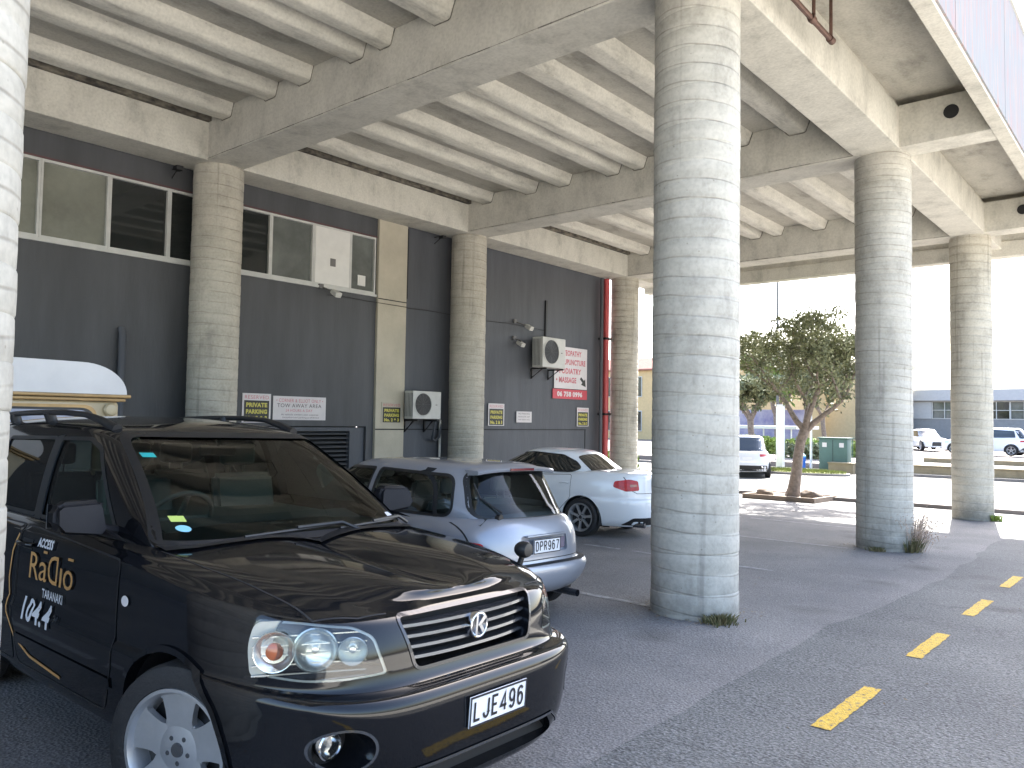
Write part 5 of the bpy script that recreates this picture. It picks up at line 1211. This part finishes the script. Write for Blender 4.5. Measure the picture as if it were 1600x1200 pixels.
# ------------------------------------------------------------------ across the street
def tree(name, loc, h, spread, trunk_r, label, group, seed, leafm, lean=(0, 0), fork=.30, dens=1.0, leaf=.055, lowskirt=.38, cat='tree'):
    random.seed(seed); t = thing(name, label, cat, loc, group); L = Vector(loc)
    tr = MB(); tips = []
    def grow(p, d, ln, r, lvl):
        n = 4; path = [p]; rad = [r]; q = p.copy(); dd = d.copy()
        for k in range(n):
            dd = (dd+Vector((random.uniform(-.22, .22), random.uniform(-.22, .22), random.uniform(-.05, .16)))).normalized()
            q = q+dd*ln/n; path.append(q.copy()); rad.append(r*(1-.42*(k+1)/n))
            if lvl >= 2 or (lvl == 1 and k > 1): tips.append((q.copy(), ln))
        tr.tube(path, rad, 10 if lvl < 2 else 5, cap=False)
        if lvl >= 4: tips.append((q, ln)); return
        for k in range(3 if lvl < 3 else 2):
            a = 2*math.pi*(k+random.random()*.7)/3; out = Vector((math.cos(a), math.sin(a), 0))
            nd = (dd*.55+out*random.uniform(.5, .85)+Vector((0, 0, random.uniform(.05, .4)))).normalized()
            grow(q, nd, ln*random.uniform(.62, .8), rad[-1]*.78, lvl+1)
    p = Vector((0, 0, 0)); base = [p+Vector((lean[0]*f*f*h*fork+.06*math.sin(f*5), lean[1]*f*f*h*fork, f*h*fork)) for f in (0, .12, .35, .6, .8, 1)]
    tr.tube(base, [trunk_r*1.45, trunk_r*1.1, trunk_r*.95, trunk_r*.85, trunk_r*.85, trunk_r*.9], 16)
    for k in range(4):
        a = 2*math.pi*k/4+seed; grow(base[-1]-Vector((0, 0, .1)), Vector((math.cos(a)*.62, math.sin(a)*.62, random.uniform(.7, 1.0))).normalized(), spread*.52, trunk_r*.62, 1)
    for v in tr.b.verts: v.co += L
    put('trunk', tr.mesh('t', 1.2), MT['bark'], t)
    lf = MB(); R_ = random.random
    top = h; k = 0
    for tip, ln in tips:
        if tip.z < h*lowskirt or tip.z > h*1.02: continue
        cl = random.uniform(.10, .22)*spread/1.9
        for _ in range(int(46*dens)):
            o = Vector((random.gauss(0, 1), random.gauss(0, 1), random.gauss(0, .62)))*cl*.62
            c = tip+o
            if c.z > h: continue
            u = Vector((random.gauss(0, 1), random.gauss(0, 1), random.gauss(0, 1))).normalized(); v = u.orthogonal().normalized()
            s = leaf*random.uniform(.6, 1.3)
            vs = [lf.b.verts.new(L+c+q) for q in (u*s*1.5, v*s*.6, -u*s*1.5, -v*s*.6)]
            lf.b.faces.new(vs)
    me = bpy.data.meshes.new('crown'); lf.b.to_mesh(me); put('crown', me, leafm, t)
    return t
tree('street_tree', (-8.45, 22.2, gz(22.2)+.05), 6.55, 2.5, .155, 'small broad street tree with sinuous trunk in a kerbed plot beyond the car park', None, 5, MT['leaf'], lean=(.22, 0), fork=.30, dens=.62, leaf=.042, lowskirt=.34)
b = MB(); random.seed(4)
x0, x1, y0, y1 = -9.45, -7.45, 21.1, 22.95
pl = thing('tree_plot', 'square bed of earth with low timber edging around the street tree', 'planter', ((x0+x1)/2, (y0+y1)/2, gz(22)))
for i, (a, c, d, e) in enumerate(((x0, x1, y0, y0+.08), (x0, x1, y1-.08, y1), (x0, x0+.08, y0+.08, y1-.08), (x1-.08, x1, y0+.08, y1-.08))):
    q = MB(); q.sbox(a, c, d, e, -.05, .13); put('edging', q, MT['timber'], pl)
q = MB(); q.sbox(x0+.08, x1-.08, y0+.08, y1-.08, -.02, .08); put('earth', q, MT['gravel'], pl)
def rock(x, y, z, s, label, seed):
    b = MB(); bmesh.ops.create_icosphere(b.b, subdivisions=3, radius=1)
    for v in b.b.verts:
        n = noise.noise(v.co*1.3+Vector((seed*3, 0, 0))); v.co = Vector((v.co.x*s*1.2, v.co.y*s, v.co.z*s*.6))*(1+.35*n)
    for v in b.b.verts: v.co += Vector((x, y, z))
    single('rock', b, MT['stone'], label, 'rock', 'rocks in the tree bed', smooth=.8)
rock(-9.0, 21.6, gz(21.6)+.16, .22, 'brown rock in the tree bed left of the trunk', 1); rock(-7.85, 21.95, gz(22)+.16, .24, 'brown rock in the tree bed right of the trunk', 2)

tree('background_tree', (-18.8, 43.2, -.41), 5.6, 2.3, .20, 'smaller dark tree behind the white car across the street', 'trees across the street', 9, MT['leaf'], dens=.6, leaf=.09, fork=.42)
tree('background_tree', (-15.2, 44.5, -.1), 5.2, 2.6, .14, 'dark leafy tree just right of the street tree, behind the green cabinet', 'trees across the street', 12, MT['leaf'], dens=.6, leaf=.09, fork=.45)
tree('background_tree', (-24.0, 60, -.1), 8.5, 4.2, .3, 'yellow green tree crown seen through the street tree', 'trees across the street', 15, MT['leaf2'], dens=.5, leaf=.16, fork=.3, lowskirt=.3)
def bush(loc, sx, sy, h, label, seed, m='leaf2', n=900, leaf=.07, name='hedge', cat='hedge', group=None):
    random.seed(seed); t = MB(); L = Vector(loc)
    for _ in range(n):
        c = L+Vector((random.uniform(-1, 1)*sx, random.uniform(-1, 1)*sy, 0)); hh = h*(.75+.25*noise.noise(c*1.1)+.1*random.random())
        c.z += hh*random.random()**.6
        u = Vector((random.gauss(0, 1), random.gauss(0, 1), random.gauss(0, 1))).normalized(); v = u.orthogonal().normalized(); s = leaf*random.uniform(.6, 1.3)
        t.b.faces.new([t.b.verts.new(c+q) for q in (u*s*1.4, v*s*.7, -u*s*1.4, -v*s*.7)])
    me = bpy.data.meshes.new(name); t.b.to_mesh(me); me.transform(Matrix.Translation(-L)); o = put(name, me, MT[m]); o.location = L; return tag(o, label, cat, group)
bush((-18.5, 46, -.41), 5.0, .7, 1.5, 'bright green hedge along the car park behind the white car', 2, n=5200, leaf=.10)
bush((-14.6, 41.5, -.41), 1.6, .6, 1.4, 'dark shrubs beside the white square post', 6, m='leaf', n=1500, leaf=.09, name='shrub', cat='shrub')
bush((-17.35, 26.3, -.41), .9, .9, 1.15, 'bright green bush beyond the red downpipe', 3, n=1700, leaf=.07, name='shrub', cat='shrub')
bush((-13.25, 20.6, gz(20.6)), .18, .2, 1.0, 'small leafy plant at the foot of the red downpipe', 13, m='weed', n=260, leaf=.05, name='plant', cat='plant')
# low tan wall and electricity cabinet
b = MB(); b.box(-9.9, 30, 36.95, 37.4, -.6, .02, .01); b.box(-9.95, 30, 36.92, 37.43, .021, .08, .01); single('retaining_wall', b, MT['tanwall'], 'low tan block wall along the edge of the far car park', 'wall')
b = MB(); b.box(-9.9, 30, 43.2, 43.5, -.3, .18, .01); single('retaining_wall', b, MT['tanwall'], 'second low tan wall further into the car park', 'wall')
b = MB(); b.box(-12.1, -11.05, 36.0, 36.6, -.6, .02, .01); b.box(-12.13, -11.02, 35.97, 36.63, .021, .07); single('planter_wall', b, MT['tanwall'], 'short tan block planter beside the green cabinet', 'planter')
t = thing('electricity_cabinet', 'green electricity cabinet beside the tan planter', 'cabinet', (-12.1, 36.9, -.41))
b = MB(); b.box(-12.75, -11.5, 36.7, 37.3, -.41, 1.10, .02); b.box(-12.8, -11.45, 36.65, 37.35, 1.10, 1.16, .01); MT['green'] = mat('green_cabinet_paint', (.07, .13, .11), .6, vary=.1); put('casing', b.mesh('c', .5), MT['green'], t)
b = MB(); b.box(-12.14, -12.12, 36.692, 36.70, -.3, 1.05); put('door_gap', b, MT['dark'], t)
for x in (-12.5, -11.75): b = MB(); b.box(x-.1, x+.1, 36.69, 36.699, .72, .92); put('warning_label', b, MT['signwhite'], t)
t = thing('fence', 'thin green tubular fence beside the cabinet', 'fence', (-10.8, 37.0, -.4))
b = MB(); b.tube([(-11.3, 36.8, 1.15), (-9.9, 36.8, 1.15)], .025, 6); b.tube([(-11.3, 36.8, .1), (-9.9, 36.8, .1)], .02, 6)
for k in range(8): b.tube([(-11.3+k*.2, 36.8, -.4), (-11.3+k*.2, 36.8, 1.15)], .018, 6)
put('rails', b, MT['green'], t)
# grass island
b = MB(); n = 40
pts = [(-13.0+2.35*math.cos(2*math.pi*k/n), 34.3+1.15*math.sin(2*math.pi*k/n)) for k in range(n)]
b.prism([(x, y, -.45) for x, y in pts], (0, 0, .14)); struct('kerb_island', b, MT['kerb'])
b = MB(); random.seed(8)
b.prism([(-13.0+(x+13.0)*.94, 34.3+(y-34.3)*.90, -.31) for x, y in pts], (0, 0, .03))
for _ in range(4500):
    a = random.uniform(0, 6.283); r = math.sqrt(random.random()); x = -13+2.2*r*math.cos(a); y = 34.3+1.02*r*math.sin(a); h = random.uniform(.04, .14)*(1.4-r*.6); d = random.uniform(0, 6.28)
    b.poly([(x-.012*math.cos(d), y-.012*math.sin(d), -.285), (x+.012*math.cos(d), y+.012*math.sin(d), -.285), (x+random.uniform(-.03, .03), y+random.uniform(-.03, .03), -.285+h)])
g_ = struct('grass', b, MT['grass']); g_['kind'] = 'stuff'; tag(g_, 'yellow green grass on the kerbed traffic island', 'grass')
# posts
b = MB(); b.box(-14.2, -13.9, 35.3, 35.6, -.45, 2.55, .02); b.box(-14.24, -13.86, 35.26, 35.64, 2.55, 2.62); single('square_post', b, MT['white'], 'thick white square post left of the street tree trunk', 'post')
b = MB(); b.tube([(-13.0, 36.4, -.41), (-13.0, 36.4, 2.5)], [.06, .045], 10); single('sign_post', b, MT['white'], 'thin white pole right of the street tree trunk', 'pole', smooth=1)
t = thing('lamp_mast', 'tall thin lighting mast rising above the street tree', 'street lamp', (-23.4, 58.5, -.1))
b = MB(); b.tube([(-23.4, 58.5, -.1), (-23.4, 58.5, 15)], [.13, .07], 10); put('mast', b.mesh('m', 1), MT['grill'], t); b = MB(); b.box(-24.0, -22.8, 58.3, 58.7, 15.0, 15.2, .03); put('lamp_head', b, MT['grill'], t)
t = thing('litter_bin', 'small bright blue bin by the thin white pole', 'bin', (-13.3, 36.0, -.41)); MT['blue'] = mat('bright_blue_plastic', (.03, .14, .55), .5, vary=.1)
b = MB(); b.lathe([(0, 0), (.17, 0), (.20, .62), (.205, .66), (0, .66)], (-13.3, 36.0, -.41), 'z', 24); put('bin_body', b.mesh('b', .6), MT['blue'], t); b = MB(); b.lathe([(.205, 0), (.20, .06), (.10, .16), (0, .18)], (-13.3, 36.0, .252), 'z', 24); put('bin_lid', b.mesh('b', .6), MT['sky_sticker'], t)
# white canopy
t = thing('canopy', 'low white flat canopy on thin posts behind the hedge', 'canopy', (-22, 50, 0))
b = MB(); b.box(-26.5, -18.4, 49, 53, 1.42, 1.62, .02); put('canopy_roof', b, MT['white'], t)
for x in (-26, -24.2, -22.4, -20.6, -18.8): b = MB(); b.tube([(x, 49.2, -.1), (x, 49.2, 1.42)], .05, 8); put('post', b, MT['white'], t)
# long grey building
t = thing('commercial_building', 'long low grey building with a white fascia and a ribbon of windows', 'building', (-5, 92, 0)); MT['farwall'] = mat('grey_blue_render', (.22, .225, .23), .7, vary=.08); MT['fascia'] = mat('pale_grey_fascia', (.42, .42, .42), .6, vary=.05)
b = MB(); b.box(-46, 60, 90.3, 105, -.1, 2.55); b.box(-46, 60, 90.3, 105, 4.35, 4.4); put('wall', b, MT['farwall'], t)
b = MB(); b.box(-46.3, 60.3, 89.7, 105.3, 4.4, 5.55, .03); put('fascia', b, MT['fascia'], t)
b = MB(); b.box(-46, 60, 91.2, 91.3, 2.5, 4.4); put('interior_wall', b, mat('office_interior', (.09, .09, .085), .8, vary=.3, scale=.6), t)
random.seed(21)
for k in range(30):
    x = -44+k*3.45
    if x > 8: break
    if k in (6, 11): b = MB(); b.box(x, x+3.45, 90.2, 90.5, 2.56, 4.34); put('blank_panel', b, MT['fascia'], t); continue
    fr = MB()
    for i in range(4): fr.box(x+.02+i*1.125, x+.09+i*1.125, 90.25, 90.35, 2.56, 4.34)
    fr.box(x+.02, x+3.43, 90.26, 90.34, 3.42, 3.48); fr.box(x+.02, x+3.43, 90.24, 90.36, 2.552, 2.62); fr.box(x+.02, x+3.43, 90.24, 90.36, 4.28, 4.345)
    f = put('window', fr, MT['alu'], t); p = MB(); p.box(x+.1, x+3.4, 90.45, 90.46, 2.6, 4.3); put('pane', p, MT[random.choice(['pane_dark', 'pane_grey', 'pane_blind'])], f)
# cream building with tiled parapet
t = thing('cream_building', 'two storey cream and apricot building with a terracotta parapet, left of the street tree', 'building', (-35, 74, 0)); MT['apricot'] = mat('apricot_render', (.55, .40, .20), .7, vary=.08); MT['terra'] = mat('terracotta_tiles', (.33, .14, .10), .7, vary=.15)
b = MB(); b.box(-58, -28.5, 70, 84, -.1, 7.0); put('wall', b, MT['apricot'], t)
b = MB(); b.prism([(-58.4, 69.6, 7.0), (-28.1, 69.6, 7.0), (-28.1, 71.2, 8.2), (-58.4, 71.2, 8.2)], (0, 0, .15)); b.box(-58, -28.5, 71.2, 84, 7.0, 8.1); put('roof', b, MT['terra'], t)
for z0, z1 in ((4.3, 6.4), (.8, 2.9)):
    for k in range(9):
        x = -56.6+k*3.2
        fr = MB(); fr.box(x, x+1.7, 69.93, 69.98, z0, z1); f = put('window', fr, MT['alu'], t)
        for i in range(3): p = MB(); p.box(x+.08+i*.54, x+.54+i*.54, 69.90, 69.929, z0+.08, z1-.08); put('pane', p, MT['pane_dark'], f)
b = MB(); b.box(-33, -21.5, 86.5, 89.5, -.1, 7.6); b.box(-33.3, -21.2, 86.2, 89.6, 7.6, 8.0)
t2 = thing('pale_building', 'plain pale yellow building rising behind the street tree', 'building', (-26, 87, 0)); put('wall', b, mat('pale_yellow_render', (.50, .43, .26), .7, vary=.08), t2)
b = MB(); b.box(-30, -27, 88.0, 88.1, -.1, 1)
t = thing('mural_wall', 'low wall with faded blue and purple mural behind the canopy', 'wall', (-27, 62, 0))
b = MB(); b.box(-33, -22.5, 62, 62.3, -.1, 2.9); put('wall', b, mat('mural_paint', (.16, .15, .30), .7, vary=0, col2=(.42, .40, .45), scale=.8), t)

# ------------------------------------------------------------------ cars across the street
def farcar(label, paint, loc, yw, L=4.5, H=1.62, W=.90, name='parked_car', rear_detail=True, txt=None):
    t = thing(name, label, 'car', group='cars parked across the street')
    r_ = -L; b1 = H*.60
    def tb(d): return [(r_, b1+.03+d), (-L*.5, b1+d), (-1.1, b1-.05+d), (-.4, b1-.16+d), (0, b1-.30+d)]
    lv = [(W-.12, -.05, r_+.14, 3, 3.2, .24), (W-.04, 0, r_+.04, 3.2, 3.6, .26), (W, 0, r_, 3.4, 3.8, .42), (W, 0, r_-.01, 3.6, 3.8, .60), (W-.01, -.01, r_+.03, 3.7, 3.8, .68), (W-.03, -.05, r_+.06, 3.8, 3.8, [(r_, .88), (0, .66)]), (W-.09, -.1, r_+.10, 3.8, 3.8, tb(0)), (W*.45, -.25, r_+.2, 3.6, 3.6, tb(.03)), (0, -.3, r_+.3, 3.6, 3.6, tb(.035))]
    body = loft(lv, 56, 2); uc = BVHTree.FromBMesh(body.b); FW, RW, WZ = -.9, r_+.95, .34
    cuts = [arch_cutter(x, WZ, .39, s*.55, s*1.2) for x in (FW, RW) for s in (1, -1)]
    put('body', cut(body, cuts).mesh('b', .42), paint, t, False); arches(t, FW, RW, WZ, .39, W-.04)
    for x in (FW, RW):
        for s in (1, -1): wheel(t, x, s*(W-.11), WZ, .34, .22, .23, spokes=5, style=1, side=s)
    gl = [(W-.13, -1.05, r_+.18, 3, 3.4, b1-.05), (W-.14, -1.2, r_+.2, 3, 3.4, b1+.03), (W-.22, -1.75, r_+.42, 3, 3.2, (b1+H)/2), (W-.29, -2.1, r_+.62, 3, 3.2, H-.07), (W-.40, -2.25, r_+.68, 3, 3.2, H-.02), (W*.3, -2.35, r_+.72, 3, 3, H), (0, -2.35, r_+.75, 3, 3, H)]
    G = loft(gl, 56, 2); gt = BVHTree.FromBMesh(G.b); put('roof', G.mesh('r', .6), paint, t, False)
    z0, z1 = b1+.03, H-.11
    bk = Proj(gt, (-1, 0, 0), (0, -1, 0)); put('rear_window', bk.patch(rounded([(-.62, z0+.02), (.62, z0+.02), (.50, z1+.03), (-.50, z1+.03)], .05), .004, .08), MT['darkglass'], t, False)
    ft = Proj(gt, (1, 0, 0), (0, 1, 0)); put('windscreen', ft.patch(rounded([(-.66, z0), (.66, z0), (.54, z1+.03), (-.54, z1+.03)], .05), .004, .08), MT['darkglass'], t, False)
    rr = Proj(uc, (-1, 0, 0), (0, -1, 0))
    for s in (1, -1):
        gs = Proj(gt, (0, s, 0), (1, 0, 0)); w_ = put('side_glazing', gs.patch(rounded([(-1.6, z0), (r_+.75, z0+.07), (r_+.85, z1-.06), (-2.7, z1+.02), (-2.15, z1-.02)], .05), .004, .08), MT['darkglass'], t, False)
        rp = Proj(uc, (-.82, s*.57, 0), (-.57*s, -.82, 0)); a0 = rp.ex.x*(r_+.05)+rp.ex.y*s*.52; a1 = rp.ex.x*(r_+.28)+rp.ex.y*s*(W-.01); lo, hi = min(a0, a1), max(a0, a1)
        put('tail_light', rp.patch(rounded([(lo, .84), (hi, .86), (hi, .96), (lo, .94)], .02), .006, .06), MT['redlens'], t, False)
        fp = Proj(uc, (.82, s*.57, 0), (-.57*s, .82, 0)); a0 = fp.ex.x*(-.06)+fp.ex.y*s*.5; a1 = fp.ex.x*(-.35)+fp.ex.y*s*(W-.02); lo, hi = min(a0, a1), max(a0, a1)
        put('headlight', fp.patch(rounded([(lo, .66), (hi, .70), (hi, .80), (lo, .76)], .02), .006, .06), MT['lamp_refl'], t, False)
    put('lower_bumper', rr.patch(rounded([(-W+.12, .28), (W-.12, .28), (W-.16, .50), (-W+.16, .50)], .04), .006, .1), MT['black'], t, False)
    fr = Proj(uc, (1, 0, 0), (0, 1, 0)); put('front_grille', fr.patch(rounded([(-.42, .34), (.42, .34), (.38, .62), (-.38, .62)], .05), .006, .1), MT['black'], t, False)
    b = MB(); c = rr.on(0, .76, .012); b.box(c.x-.006, c.x, -.18, .18, .70, .82); put('number_plate', b, MT['plate'], t, False)
    for s in (1, -1):
        b = MB(); b.lathe([(.04, 0), (.05, .02), (.04, .02)], (r_-.02, s*.55, .42), 'x', 12); put('exhaust', b, MT['chrome'], t, False)
    t.location = loc; t.rotation_euler = (0, 0, yw)
# tails placed at measured spots; origin is the nose
def nose(xr, yr, L, a): return (xr+L*math.cos(a), yr+L*math.sin(a))
a = R(114); x, y = nose(-13.05, 29.6, 4.5, a); farcar('pale silver crossover seen from behind, waiting left of the street tree', MT['paint_far'], (x, y, -.41), a, H=1.66)
farcar('white estate seen side-on at the right edge, in the far car park', MT['paint_white'], (-11.9, 57.0, .03), R(174), L=5.0, H=1.68)
a = R(-60); farcar('white car with its nose forward, beyond the dry weed, in the far car park', MT['paint_white'], (-13.0, 61.0, .05), a, H=1.5)
farcar('black car beside the white one in the far car park', MT['paint_black'], (-15.6, 63.5, .05), R(-75), H=1.45)

# ------------------------------------------------------------------ weeds at the column feet
def tuft(x, y, n, sp, h, m, label, seed, name='weed', stalks=False, w_=.006):
    random.seed(seed); b = MB(); z = gz(y)
    for _ in range(n):
        a = random.uniform(0, 6.28); r = abs(random.gauss(0, sp*.45)); px, py = x+r*math.cos(a), y+r*math.sin(a); d = random.uniform(0, 6.28)
        hh = h*random.uniform(.35, 1); q = Vector((math.cos(a), math.sin(a), 0))*hh*random.uniform(.1, .8)
        ww = w_*random.uniform(.6, 1.6); e = Vector((math.cos(d), math.sin(d), 0))*ww; p0 = Vector((px, py, z-.01)); p1 = p0+q*.45+Vector((0, 0, hh*.7)); p2 = p0+q+Vector((0, 0, hh))
        v = [b.b.verts.new(k) for k in (p0-e, p0+e, p1+e*.8, p2, p1-e*.8)]; b.b.faces.new(v)
        if stalks:
            for k in range(7):
                c = p0+q*(.3+.1*k)+Vector((0, 0, hh*(.45+.08*k)))+Vector((random.gauss(0, .03), random.gauss(0, .03), 0)); u = Vector((random.gauss(0, 1), random.gauss(0, 1), random.gauss(0, 1))).normalized(); vv = u.orthogonal()*.5; s = .014
                b.b.faces.new([b.b.verts.new(c+g) for g in (u*s, vv*s, -u*s, -vv*s)])
    me = bpy.data.meshes.new(name); b.b.to_mesh(me); o = put(name, me, MT[m]); tag(o, label, 'weed')
tuft(XC+.37, CY[2]-.25, 620, .17, .10, 'weed', 'low green tuft at the right foot of the thickest whole column', 31)
tuft(XC+.02, CY[3]-.43, 300, .13, .09, 'weed', 'flat green weed in front of the column right of the street tree', 32)
tuft(XC+.42, CY[3]+.02, 160, .18, .75, 'dry', 'tall dry brown weed standing beside the column right of the street tree', 33, stalks=True, w_=.004)
tuft(XC+.40, CY[3]-.12, 200, .16, .28, 'weed', 'green weed at the base of the tall dry weed', 35)
tuft(XC+.43, CY[4]-.10, 240, .13, .17, 'leaf2', 'yellow green tuft at the foot of the farthest outer column', 34, w_=.012)

# litter and grit caught round the column feet and along the kerbs
b = MB(); random.seed(77)
for cx_, cy_ in [(XC, y) for y in CY[1:]]+[(XW, y) for y in CY[2:]]:
    for _ in range(150):
        a = random.uniform(0, 6.283); r = .42+abs(random.gauss(0, .13)); x, y = cx_+r*math.cos(a), cy_+r*math.sin(a); s = random.uniform(.006, .022); d = random.uniform(0, 6.28); u = Vector((math.cos(d), math.sin(d), random.uniform(-.3, .3)))*s; v = Vector((-math.sin(d), math.cos(d), random.uniform(-.3, .3)))*s*.55
        c = Vector((x, y, gz(y)+.011+random.random()*.006)); b.b.faces.new([b.b.verts.new(c+q) for q in (u, v, -u, -v)])
for _ in range(420):
    x = random.uniform(-9, .5); y = random.uniform(1, 21); s = random.uniform(.005, .018); d = random.uniform(0, 6.28); u = Vector((math.cos(d), math.sin(d), .2))*s; v = Vector((-math.sin(d), math.cos(d), -.1))*s*.5
    c = Vector((x, y, gz(y)+.013)); b.b.faces.new([b.b.verts.new(c+q) for q in (u, v, -u, -v)])
me = bpy.data.meshes.new('leaf_litter'); b.b.to_mesh(me); o = put('leaf_litter', me, mat('dead_leaf', (.07, .05, .03), .8, vary=0, col2=(.26, .20, .12), scale=3)); tag(o, 'small dead leaves and grit scattered over the asphalt and round the column feet', 'litter'); o['kind'] = 'stuff'
